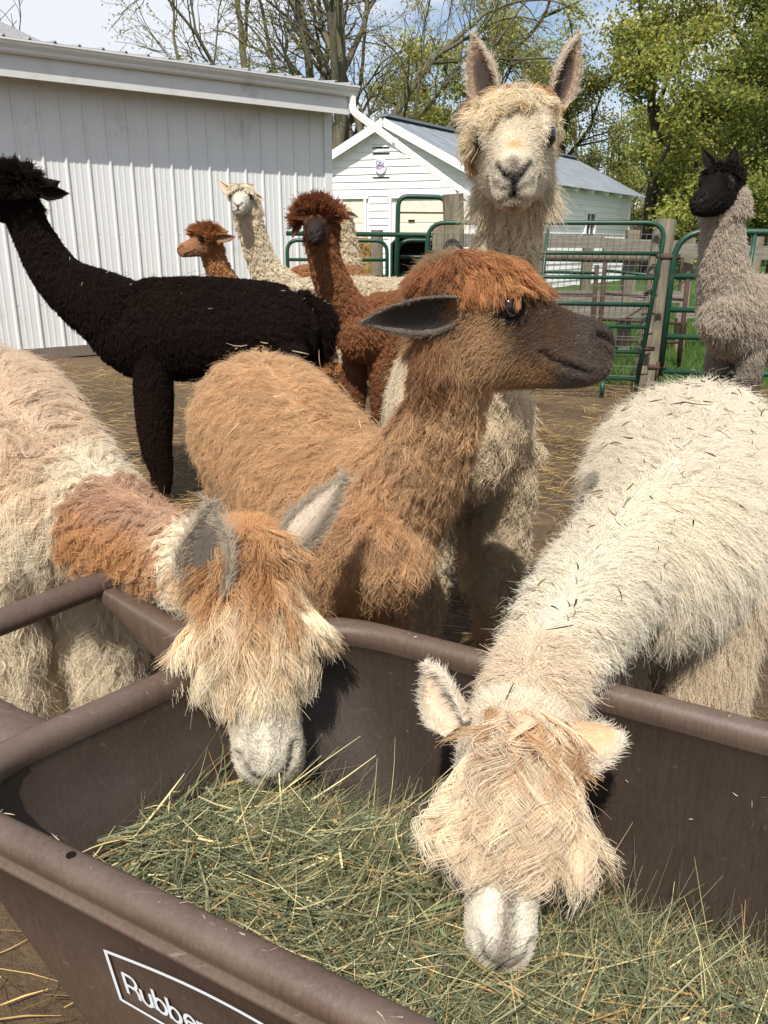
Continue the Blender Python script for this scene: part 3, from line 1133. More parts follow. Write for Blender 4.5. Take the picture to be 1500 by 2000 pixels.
def make_tub():
    root = empty('feed_trough', tuple(tp(0, 0.75, 0)), 'large brown plastic tilt cart used as a feed trough, filled with hay', 'trough')
    rr = [0.13, 0.15, 0.17, 0.15]
    ZB = 0.03
    prof = []                                        # (quad, z)
    H_ = TZ
    def wallq(d, z):                                  # wall plan at height z, d metres inside the rim centre-line
        t = (H_ - 0.05 - z) / (H_ - 0.05 - ZB)
        return inset(lerpQ(RIM_Q, BOT_Q, max(0, t)), d)
    for z in (ZB, 0.15, 0.28, 0.40, 0.508):
        prof.append((wallq(-0.012, z), z))
    for d, z in ((-0.016, 0.511), (-0.0205, 0.515), (-0.0195, 0.519), (-0.013, 0.522), (-0.0145, 0.528), (-0.018, 0.537), (-0.0175, 0.545), (-0.012, 0.552), (-0.003, 0.556), (0.007, 0.555), (0.015, 0.549), (0.019, 0.540), (0.0185, 0.528), (0.015, 0.518)):
        prof.append((inset(RIM_Q, d), z))
    for z in (0.505, 0.44, 0.36, 0.26, 0.16, 0.07, 0.055):
        prof.append((wallq(0.004 if z < .48 else 0.012, z), z))
    rings = []
    for q, z in prof:
        k = 0.75 + 0.25 * min(1, max(0, (z - ZB) / 0.5))
        p = round_quad(q, [a * k for a in rr])
        rings.append(np.array([tp(a[0], a[1], z) for a in p]))
    n = len(rings[0])
    V = np.concatenate(rings)
    Fc = []
    for i in range(len(rings) - 1):
        for j in range(n):
            a, b = i * n + j, i * n + (j + 1) % n
            Fc.append((a, b, b + n, a + n))
    Fc.append(tuple(reversed(range(n))))
    Fc.append(tuple(range((len(rings) - 1) * n, len(rings) * n)))
    o = mesh_np('shell', V, Fc, M_TUB, root, smooth=True)
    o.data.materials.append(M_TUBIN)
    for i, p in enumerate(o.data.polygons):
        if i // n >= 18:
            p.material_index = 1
    # handle: two arms and a crossbar beyond the left end
    def arm(v, u0, name):
        b = MB()
        sec = []
        for t in np.linspace(0, 1, 9):
            u = u0 + 0.012 - 0.27 * t
            z = 0.535 + 0.065 * t
            w = 0.055 * (1 - 0.35 * t) + 0.03 * max(0, 1 - t * 3.5)
            hh = 0.055 * (1 - 0.45 * t) + 0.06 * math.sin(PI * min(1, t * 1.2)) * 0.6
            th = np.linspace(0, 2 * PI, 17)[:-1]
            ca, sa = np.cos(th), np.sin(th)
            ca, sa = np.sign(ca) * np.abs(ca) ** .45, np.sign(sa) * np.abs(sa) ** .45
            sec.append([tp(u, v + w / 2 * a, z - hh / 2 + hh / 2 * c) for a, c in zip(ca, sa)])
        Vv = np.concatenate([np.array(s) for s in sec])
        F2 = []
        for i in range(8):
            for j in range(16):
                a, c = i * 16 + j, i * 16 + (j + 1) % 16
                F2.append((a, c, c + 16, a + 16))
        F2 += [tuple(reversed(range(16))), tuple(range(128, 144))]
        mesh_np('handle_arm', Vv, F2, M_TUB, root, smooth=True)
    arm(0.905, -0.806, 'handle_arm')
    arm(0.60, -0.872, 'handle_arm')
    b = MB()
    b.tube([tp(-1.105, 0.46, 0.60), tp(-1.08, 0.7, 0.60), tp(-1.055, 0.98, 0.60), tp(-1.05, 1.03, 0.60)], [0.021, 0.021, 0.021, 0.019], 14)
    b.build('crossbar', M_TUB, root, smooth=True)
    # small hole in the near rim
    b = MB()
    c = atz(157, 1655, 0.556)
    c = tp(c @ E1, 0.4515, 0.5555)
    b.tube([c - [0, 0, .004], c + [0, 0, 0.0012]], 0.0050, 12)
    b.build('rim_hole', M_DARK, root)
    # lettering on the near side: white outline and rounded thin letters
    O0 = tp(-0.60, *np.array(wallq(-0.0135, 0.40)[0])[1:], 0.40)
    z0, z1 = 0.40, 0.20
    qa, qb = wallq(-0.0150, z0), wallq(-0.0150, z1)
    def wall_pt(u, h):                                # u along the wall, h = height
        def P(q, z):
            a, b = q[0], q[1]
            t = (u - a[0]) / (b[0] - a[0])
            return tp(u, a[1] + (b[1] - a[1]) * t, z)
        t = (h - z0) / (z1 - z0)
        return P(qa, z0) * (1 - t) + P(qb, z1) * t
    paint = mat('white_print', (0.72, 0.76, 0.80), rough=0.5, var=0.04, scale=40)

    def ribbon(pts, w, name='lettering', n=None, off=0.0):
        P = np.array(pts, float)
        T = norm(np.gradient(np.c_[P, 0 * P[:, :1]], axis=0))
        N2 = np.stack([-T[:, 1], T[:, 0]], 1)
        nrm = norm(np.cross(E1, UP3))
        V = []
        for i in range(len(P)):
            for sg in (1, -1):
                q = P[i] + N2[i] * sg * w / 2
                V.append(wall_pt(q[0], q[1]) + nrm * off)
        mesh_np(name, V, [(2 * i, 2 * i + 1, 2 * i + 3, 2 * i + 2) for i in range(len(P) - 1)], paint, root)
    def solve(px, py):                                # where the photograph shows it on the wall
        best = None
        from itertools import product
        u, h = -0.4, 0.38
        for _ in range(30):
            p = wall_pt(u, h)
            f0 = prj(p)
            du, dh = (prj(wall_pt(u + 1e-3, h)) - f0) / 1e-3, (prj(wall_pt(u, h + 1e-3)) - f0) / 1e-3
            d = np.linalg.solve(np.stack([du, dh], 1), np.array([px, py]) - f0)
            u, h = u + d[0], h + d[1]
        return np.array([u, h])
    def prj(p):
        q = p - CAMP0
        yc = q[1] * _c - q[2] * _s
        return np.array([750 + F_PX * q[0] / yc, 1000 - F_PX * (q[1] * _s + q[2] * _c) / yc])
    CAMP0 = np.array([0, 0, CAM_H])
    a, b2 = solve(206, 1858), solve(208, 1934)
    H0 = a[1] - b2[1]
    # outline: straight foot, arched top
    Lw = 0.34
    w = 0.0046
    top = [(a[0] + Lw * t, a[1] + 0.06 * H0 * 0 + 0.30 * H0 * math.sin(PI * t) ** 1.0) for t in np.linspace(0, 1, 26)]
    ribbon(top, w)
    ribbon([(a[0], a[1] + w / 2), (a[0], b2[1] - w / 2)], w, off=.0004)
    ribbon([(a[0] + Lw * t, b2[1]) for t in np.linspace(0, 1, 12)], w, off=.0008)
    # letters, unit height = cap height
    def arcp(cx, cy, rx, ry, a0, a1, n=12):
        return [(cx + rx * math.cos(math.radians(t)), cy + ry * math.sin(math.radians(t))) for t in np.linspace(a0, a1, n)]
    GL_ = {
        'R': ([[(0, 0), (0, 1)], [(0, 1)] + arcp(.42, .73, .27, .27, 90, -90) + [(0, .46)], [(.34, .46)] + arcp(.44, .26, .26, .2, 90, 10, 6) + [(.72, 0)]], .92),
        'u': ([[(0, .66)] + arcp(.27, .26, .27, .27, 180, 270, 6) + arcp(.27, .26, .27, .27, 270, 360, 6) + [(.54, .66)], [(.54, .66), (.54, 0)]], .76),
        'b': ([[(0, 1), (0, 0)], arcp(.3, .33, .3, .33, 180, -180, 22)], .80),
        'e': ([[(.02, .34), (.58, .34)] + arcp(.3, .33, .29, .33, 0, 320, 20)], .78),
        'r': ([[(0, .66), (0, 0)], arcp(.28, .34, .28, .30, 180, 75, 8)], .48),
        'm': ([[(0, .66), (0, 0)], [(0, .38)] + arcp(.22, .4, .22, .25, 180, 0, 10) + [(.44, 0)], [(.44, .38)] + arcp(.66, .4, .22, .25, 180, 0, 10) + [(.88, 0)]], 1.1),
        'a': ([arcp(.3, .33, .3, .33, 0, 360, 22), [(.6, .66), (.6, 0)]], .82),
        'i': ([[(0, .66), (0, 0)], [(0, .95), (0, .85)]], .22),
        'd': ([arcp(.3, .33, .3, .33, 0, 360, 22), [(.6, 1), (.6, 0)]], .80)}
    cap = H0 * 0.44
    x = a[0] + 0.017
    y = b2[1] + H0 * 0.26
    i = 0
    for ch in 'Rubbermaid':
        gl, adv = GL_[ch]
        for st_ in gl:
            i += 1
            ribbon([(x + px * cap * 0.74, y + py * cap) for px, py in st_], 0.0042, off=0.0002 * (i % 5))
        x += adv * cap * 0.74
    return root, wallq


TUB, TUB_WALL = make_tub()


def hay_height(u, v):
    h = 0.312 + 0.082 * np.exp(-((u + 0.64) / 0.30) ** 4 - ((v - 0.69) / 0.18) ** 2) + 0.012 * np.exp(-((u - 0.25) / 0.3) ** 2 - ((v - 0.65) / 0.2) ** 2)
    h = h - 0.09 * smooth_step(v, 0.80, 1.0)
    return h


def make_hay():
    rng = np.random.default_rng(9)
    # mound under the loose stems
    us, vs = np.linspace(-0.735, 0.82, 60), np.linspace(0.49, 1.03, 30)
    U, Vv = np.meshgrid(us, vs)
    u, v = U.ravel(), Vv.ravel()
    P = np.array([tp(a, b, 0) for a, b in zip(u, v)])
    P[:, 2] = hay_height(u, v) - 0.022 + 0.012 * sn(P * [1, 1, 0], 30, 61)
    i = (np.arange(59)[None, :] + 60 * np.arange(29)[:, None]).ravel()
    n = 36000
    u = np.where(rng.random(n) < 0.85, rng.uniform(-0.80, 0.25, n), rng.uniform(0.25, 0.8, n))
    v = rng.uniform(0.50, 1.03, n)
    B = E1[None] * u[:, None] + E2[None] * v[:, None]
    lump = 0.018 * sn(B, 18, 62) + 0.016 * sn(B, 9, 66)
    B[:, 2] = hay_height(u, v) + lump + rng.uniform(-0.018, 0.022, n)
    flow = 1.6 * sn(B, 6, 63) + rng.normal(0, 0.9, n)
    el = rng.normal(0.0, 0.22, n)
    D = np.stack([np.cos(flow) * np.cos(el), np.sin(flow) * np.cos(el), np.sin(el)], 1)
    L = rng.uniform(0.05, 0.19, n)
    w = rng.uniform(0.0007, 0.0017, n) + 0.0024 * rng.random(n) ** 4
    kind = rng.random(n)
    right = smooth_step(u, -0.1, 0.35)
    green, straw, olive = np.array([0.120, 0.138, 0.078]), np.array([0.50, 0.43, 0.22]), np.array([0.215, 0.210, 0.120])
    c = np.where((kind < 0.48)[:, None], green, np.where((kind < 0.82)[:, None], olive, straw)) * rng.uniform(0.55, 1.45, (n, 1))
    c = np.where((rng.random(n) < 0.05)[:, None], np.array([0.42, 0.25, 0.10]), c)
    c = 1.2 * c * (1 + 0.25 * right[:, None] * [1, .95, .7])
    # odd stems standing out of the heap
    m = 650
    k = rng.integers(0, n, m)
    el2 = rng.uniform(0.25, 1.2, m)
    D2 = np.stack([np.cos(flow[k]) * np.cos(el2), np.sin(flow[k]) * np.cos(el2), np.sin(el2)], 1)
    B2 = B[k]
    # broad dry leaves
    q = 260
    kk = rng.integers(0, n, q)
    roots = np.concatenate([B - D * L[:, None] / 2, B2, B[kk] + [0, 0, 0.015]])
    dirs = np.concatenate([D, D2, D[kk] + [0, 0, 0.1]])
    Ls = np.concatenate([L, rng.uniform(0.05, 0.14, m), rng.uniform(0.025, 0.06, q)])
    ws = np.concatenate([w, rng.uniform(0.0010, 0.002, m), rng.uniform(0.003, 0.006, q)])
    cs = np.concatenate([c, c[k] * 1.1, np.where(rng.random((q, 1)) < 0.5, [[0.40, 0.30, 0.14]], [[0.22, 0.27, 0.13]]) * rng.uniform(.7, 1.2, (q, 1))])
    # keep the stems inside the cart
    def uv(Pp): return Pp @ E1, Pp @ E2
    tips = roots + norm(dirs) * Ls[:, None]
    for arr in (roots, tips):
        uu, vv = uv(arr)
    u0, v0 = uv(roots); u1, v1 = uv(tips)
    lo = lambda z: 0.468 + 0.0 * z
    ok = (np.minimum(v0, v1) > 0.495) & (np.maximum(v0, v1) < 1.032) & (np.minimum(u0, u1) > -0.862 + 0.2 * (v0 - 0.445) + 0.56 * (0.5 - np.minimum(roots[:, 2], tips[:, 2])))
    roots, dirs, Ls, ws, cs = roots[ok], dirs[ok], Ls[ok], ws[ok], np.clip(cs[ok], 0, .9)
    o = ribbons('hay', roots, dirs, Ls, ws, cs, bend=rng.uniform(0.0, 1.0, len(roots)) ** 1.3, segs=5, matl=mat_attr('hay_stem', 0.55, 0.3, 0.2), rng=rng)
    tag(o, 'loose green and straw-coloured hay heaped in the brown trough', 'hay', kind='stuff')
    me = o.data
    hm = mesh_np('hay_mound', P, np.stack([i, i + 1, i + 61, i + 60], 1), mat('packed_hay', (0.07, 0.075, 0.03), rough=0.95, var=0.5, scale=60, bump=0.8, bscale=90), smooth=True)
    tag(hm, 'packed hay underneath the loose stems in the brown trough', 'hay', kind='stuff')


make_hay()
# ------------------------------------------------------------------ animals
def fur_material(name, rough=0.55, spec=0.25):
    m = bpy.data.materials.new(name)
    m.use_nodes = True
    t = m.node_tree
    b = t.nodes['Principled BSDF']
    b.inputs['Roughness'].default_value = rough
    b.inputs['Specular IOR Level'].default_value = spec
    a = t.nodes.new('ShaderNodeAttribute')
    a.attribute_name = 'col'
    t.links.new(a.outputs['Color'], b.inputs['Base Color'])
    tr = t.nodes.new('ShaderNodeBsdfTranslucent')
    t.links.new(a.outputs['Color'], tr.inputs['Color'])
    mx = t.nodes.new('ShaderNodeMixShader')
    mx.inputs[0].default_value = 0.35
    t.links.new(b.outputs[0], mx.inputs[1])
    t.links.new(tr.outputs[0], mx.inputs[2])
    t.links.new(mx.outputs[0], t.nodes['Material Output'].inputs['Surface'])
    return m


M_FUR = fur_material('fleece_fibre')
M_FURDARK = fur_material('dark_fleece_fibre', 0.65, 0.08)
M_SKIN = mat_attr('short_coat', rough=0.85, spec=0.15)
M_EYE = mat('dark_eye', (0.008, 0.006, 0.005), rough=0.06, var=0.1, spec=0.6)
M_TOE = mat('horn_toe', (0.07, 0.055, 0.045), rough=0.6, bump=0.2)

# canonical head: x to the nose, z to the forehead, origin between the ears
HEAD = np.array([
    # x,     zc,    ry,    rz
    [-0.050, 0.000, 0.040, 0.045],
    [-0.020, 0.002, 0.058, 0.066],
    [0.025, -0.004, 0.067, 0.078],
    [0.070, -0.013, 0.068, 0.082],
    [0.105, -0.024, 0.060, 0.077],
    [0.145, -0.036, 0.049, 0.068],
    [0.185, -0.043, 0.043, 0.059],
    [0.220, -0.045, 0.042, 0.054],
    [0.245, -0.046, 0.040, 0.049],
    [0.262, -0.047, 0.032, 0.038],
    [0.270, -0.047, 0.017, 0.021]])
NOSTRIL = np.array([[0.243, 0.031, -0.016], [0.254, 0.024, -0.021], [0.264, 0.012, -0.030]])
PHIL = np.array([[0.268, 0, -0.030], [0.272, 0, -0.047], [0.268, 0, -0.060]])
MOUTH = np.array([[0.268, 0.0, -0.060], [0.258, 0.018, -0.069], [0.236, 0.034, -0.072], [0.205, 0.041, -0.068], [0.175, 0.044, -0.060], [0.158, 0.046, -0.050]])
EYE_C, EYE_R = np.array([0.092, 0.0560, 0.010]), 0.0210


def head_half(x, z):
    """half width of the canonical head"""
    zc, ry, rz = (np.interp(x, HEAD[:, 0], HEAD[:, k]) for k in (1, 2, 3))
    return ry * math.sqrt(max(0.02, 1 - ((z - zc) / rz) ** 2))


def seg_dist(P, A):
    """distance of points to a polyline, and how far along it (0..1)"""
    best = np.full(len(P), 9.0)
    tt = np.zeros(len(P))
    for i in range(len(A) - 1):
        a, b = A[i], A[i + 1]
        ab = b - a
        t = np.clip(((P - a) @ ab) / (ab @ ab), 0, 1)
        d = np.linalg.norm(P - a - t[:, None] * ab, axis=1)
        k = d < best
        best[k] = d[k]
        tt[k] = (i + t[k]) / (len(A) - 1)
    return best, tt


class Loft:
    """tapered body tube with elliptical sections; remembers its axis for the fur"""
    def __init__(self, part, pts, rl, ru=None, up=(0, 0, 1), n=14, seg=18):
        self.part = part
        self.P = catmull(pts, n)
        k = np.linspace(0, 1, len(rl))
        q = np.linspace(0, 1, n)
        self.rl = np.interp(q, k, rl)
        self.ru = np.interp(q, k, ru if ru is not None else rl)
        self.T = norm(np.gradient(self.P, axis=0))
        up = np.asarray(up, float)
        self.S = norm(np.cross(self.T, up))
        self.U = np.cross(self.S, self.T)
        self.seg = seg

    def mesh(self, mb):
        th = np.arange(self.seg) * 2 * PI / self.seg
        rings = []
        # rounded ends
        def ring(p, s, u, a, b):
            return p + np.cos(th)[:, None] * s * a + np.sin(th)[:, None] * u * b
        ends = []
        for e, sg in ((0, -1), (-1, 1)):
            rr = min(self.rl[e], self.ru[e])
            L = []
            for f in (0.35, 0.65, 0.87):
                L.append(ring(self.P[e] + sg * self.T[e] * rr * 0.8 * f, self.S[e], self.U[e], self.rl[e] * math.sqrt(1 - f * f), self.ru[e] * math.sqrt(1 - f * f)))
            ends.append(L)
        rings += list(reversed(ends[0]))
        for i in range(len(self.P)):
            rings.append(ring(self.P[i], self.S[i], self.U[i], self.rl[i], self.ru[i]))
        rings += ends[1]
        V = np.concatenate(rings)
        m, g = len(rings), self.seg
        Fc = []
        for i in range(m - 1):
            for k in range(g):
                a, b = i * g + k, i * g + (k + 1) % g
                Fc.append((a, b, b + g, a + g))
        Fc.append(tuple(reversed(range(g))))
        Fc.append(tuple(range((m - 1) * g, m * g)))
        mb.add(V, Fc)


def frame_from(O, N, up):
    x = norm(np.asarray(N) - O)
    z = np.asarray(up, float)
    z = norm(z - x * (z @ x))
    y = np.cross(z, x)
    return np.stack([x, y, z], 1)          # columns


def remesh(mb, voxel, smooth=5):
    me = bpy.data.meshes.new('tmp')
    me.from_pydata(np.concatenate(mb.V).tolist(), [], mb.F)
    o = bpy.data.objects.new('tmp', me)
    COL.objects.link(o)
    r = o.modifiers.new('r', 'REMESH')
    r.mode = 'VOXEL'
    r.voxel_size = voxel
    s = o.modifiers.new('s', 'SMOOTH')
    s.factor = 0.5
    s.iterations = smooth
    bpy.context.view_layer.update()
    dg = bpy.context.evaluated_depsgraph_get()
    out = bpy.data.meshes.new_from_object(o.evaluated_get(dg))
    bpy.data.objects.remove(o)
    bpy.data.meshes.remove(me)
    return out


def mesh_arrays(me):
    V = np.empty(len(me.vertices) * 3, np.float32)
    me.vertices.foreach_get('co', V)
    V = V.reshape(-1, 3).astype(float)
    me.calc_loop_triangles()
    T = np.empty(len(me.loop_triangles) * 3, np.int32)
    me.loop_triangles.foreach_get('vertices', T)
    return V, T.reshape(-1, 3)


def vert_normals(V, T):
    fn = np.cross(V[T[:, 1]] - V[T[:, 0]], V[T[:, 2]] - V[T[:, 0]])
    N = np.zeros_like(V)
    for k in range(3):
        for c in range(3):
            N[:, c] += np.bincount(T[:, k], fn[:, c], len(V))
    return norm(N), fn


CAMP = np.array([0, 0, CAM_H])


def sample(V, T, N, fn, n, rng, dens=None):
    A = np.linalg.norm(fn, axis=1)
    cen = (V[T[:, 0]] + V[T[:, 1]] + V[T[:, 2]]) / 3
    w = A.copy()
    face = ((CAMP - cen) * fn).sum(1) / np.maximum(A * np.linalg.norm(CAMP - cen, axis=1), 1e-12)
    w *= np.where(face > -0.25, 1.0, 0.3)               # thinner where it faces away
    if dens is not None:
        w *= dens[T].mean(1)
    w /= w.sum()
    k = rng.choice(len(T), n, p=w)
    a, b = rng.random(n), rng.random(n)
    f = a + b > 1
    a[f], b[f] = 1 - a[f], 1 - b[f]
    c = 1 - a - b
    P = V[T[k, 0]] * a[:, None] + V[T[k, 1]] * b[:, None] + V[T[k, 2]] * c[:, None]
    Nn = norm(N[T[k, 0]] * a[:, None] + N[T[k, 1]] * b[:, None] + N[T[k, 2]] * c[:, None])
    return P, Nn


GRAV = np.array([0, 0, -1.0])


def strands(root, nrm, flow, L, lift, droop, wave, lock_r, per, clump, col, rad, rng, S=7, freq=1.6, jit=0.12, colvar=0.10, gdir=None, cpow=0.6):
    """locks of hair: arrays (position, radius, colour)"""
    n = len(root)
    def full(x): return np.broadcast_to(np.asarray(x, float), (n,)).copy()
    L, lift, droop, wave, lock_r, clump, rad = map(full, (L, lift, droop, wave, lock_r, clump, rad))
    f = norm(flow - nrm * (flow * nrm).sum(1, keepdims=True))
    b = np.cross(nrm, f)
    L = L * rng.uniform(0.6, 1.28, n)
    clump = clump * rng.uniform(0.6, 1.08, n)
    wave = wave * rng.uniform(0.6, 1.5, n)
    rep = lambda x: np.repeat(x, per, axis=0)
    d0 = norm(nrm * np.sin(lift)[:, None] + f * np.cos(lift)[:, None] + 0.07 * rng.normal(size=(n, 3)))
    g = f * 0.35 + GRAV if gdir is None else gdir
    g = norm(g - 0.25 * nrm * np.minimum(0, (g * nrm).sum(1, keepdims=True)))
    # keep drooping hair from diving into the body
    gn = (g * nrm).sum(1, keepdims=True)
    g = norm(g - nrm * np.minimum(gn, -0.0) * 0.92)
    ph = rng.uniform(0, 2 * PI, n)
    fr = freq * rng.uniform(0.7, 1.3, n)
    m = n * per
    u, th = rng.random(m), rng.uniform(0, 2 * PI, m)
    rr = rep(lock_r) * np.sqrt(u)
    off = rep(f) * (rr * np.cos(th))[:, None] + rep(b) * (rr * np.sin(th))[:, None]
    jv = rng.normal(size=(m, 3)) * jit
    Ls = rep(L) * rng.uniform(0.8, 1.1, m)
    s = np.linspace(0, 1, S)
    P = np.zeros((m, S, 3), np.float32)
    R = np.zeros((m, S), np.float32)
    rD, rG, rB, rN = rep(d0), rep(g), rep(b), rep(nrm)
    rdr, rw, rph, rfr, rcl = rep(droop)[:, None], rep(wave), rep(ph) + 0.45 * rng.normal(size=m), rep(fr), rep(clump)
    base0 = rep(root) + off - rN * np.minimum(0.003, Ls * 0.05)[:, None]
    rrad = rep(rad)
    for i, si in enumerate(s):
        bend = si * si * 0.75
        dirv = rD * (si - rdr * bend) + rG * rdr * bend
        wv = (rw * si ** 0.7 * np.sin(2 * PI * rfr * si + rph))[:, None] * rB + (0.5 * rw * si * np.cos(2 * PI * rfr * si + rph * 1.7))[:, None] * rN
        P[:, i] = base0 - off * (rcl * si ** cpow)[:, None] + Ls[:, None] * (dirv + wv + jv * si * si)
        R[:, i] = rrad * (1 - 0.65 * si ** 2)
    c = rep(col * rng.uniform(1 - colvar, 1 + colvar, (n, 1))) * rng.uniform(0.9, 1.1, (m, 1))
    return P, R, np.clip(c, 0, 0.95)


def hair_object(name, chunks, parent, material=None):
    by = {}
    hc = bpy.data.hair_curves.new(name)
    sizes = np.concatenate([np.full(len(p), p.shape[1], np.int32) for p, r, c in chunks])
    hc.add_curves(sizes.tolist())
    pos = np.concatenate([p.reshape(-1, 3) for p, r, c in chunks]).astype(np.float32)
    rad = np.concatenate([r.ravel() for p, r, c in chunks]).astype(np.float32)
    col = np.concatenate([c for p, r, c in chunks])
    hc.position_data.foreach_set('vector', pos.ravel())
    a = hc.attributes.get('radius') or hc.attributes.new('radius', 'FLOAT', 'POINT')
    a.data.foreach_set('value', rad)
    a = hc.attributes.new('col', 'FLOAT_COLOR', 'CURVE')
    c4 = np.ones((len(col), 4), np.float32)
    c4[:, :3] = col
    a.data.foreach_set('color', c4.ravel())
    hc.materials.append(material or M_FUR)
    o = bpy.data.objects.new(name, hc)
    COL.objects.link(o)
    o.parent = parent
    o.matrix_parent_inverse = Matrix.Translation(parent.location).inverted()
    return o


def ear_mesh(base, tip, facing, width, curl=1.15, bulge=0.35):
    """cupped leaf-shaped ear; facing = the way the open side looks. returns V, faces, per-vertex (u, v, inner)"""
    base, tip = np.asarray(base, float), np.asarray(tip, float)
    L = np.linalg.norm(tip - base)
    x = (tip - base) / L
    f = np.asarray(facing, float)
    f = norm(f - x * (f @ x))
    y = np.cross(f, x)
    nu, nv = 14, 9
    V, info = [], []
    for inner in (0, 1):
        for i in range(nu):
            u = i / (nu - 1)
            w = width * (0.42 + 1.25 * u) * (1 - u) ** 0.55 * (1 if u < 0.999 else 0.2) * 0.62 + 0.002
            w = width * 0.5 * (0.62 + 0.38 * math.sin(min(1, u / 0.45) * PI / 2)) * max(0.06, (1 - u ** 2.6)) 
            cu = curl * (1.25 - 0.75 * u)
            for j in range(nv):
                v = -1 + 2 * j / (nv - 1)
                a = v * cu
                th = 0.004 if inner == 0 else -0.0
                r = w / max(0.3, math.sin(min(cu, 1.57)))
                p = base + x * (u * L) + y * (math.sin(a) * r) + f * ((1 - math.cos(a)) * r - 0.5 * r * 0.4 - th * 1.5 * (1 - 0.5 * abs(v)) + bulge * 0.08 * L * math.sin(u * PI))
                V.append(p)
                info.append((u, v, inner))
    Fc = []
    n0 = nu * nv
    for i in range(nu - 1):
        for j in range(nv - 1):
            a = i * nv + j
            Fc.append((a, a + nv, a + nv + 1, a + 1))
            b = n0 + a
            Fc.append((b, b + 1, b + nv + 1, b + nv))
    for i in range(nu - 1):
        for j in (0, nv - 1):
            a, b = i * nv + j, (i + 1) * nv + j
            q = (a, a + n0, b + n0, b)
            Fc.append(q if j == 0 else tuple(reversed(q)))
    for j in range(nv - 1):
        a, b = (nu - 1) * nv + j, (nu - 1) * nv + j + 1
        Fc.append((a, a + n0, b + n0, b))
    return np.array(V), Fc, np.array(info)


def uv_sphere(c, r, nu=16, nv=12):
    V, Fc = [], []
    for i in range(nv + 1):
        a = PI * i / nv
        for j in range(nu):
            b = 2 * PI * j / nu
            V.append(np.asarray(c) + r * np.array([math.sin(a) * math.cos(b), math.sin(a) * math.sin(b), math.cos(a)]))
    for i in range(nv):
        for j in range(nu):
            p, q = i * nu + j, i * nu + (j + 1) % nu
            Fc.append((p, p + nu, q + nu, q))
    return np.array(V), Fc


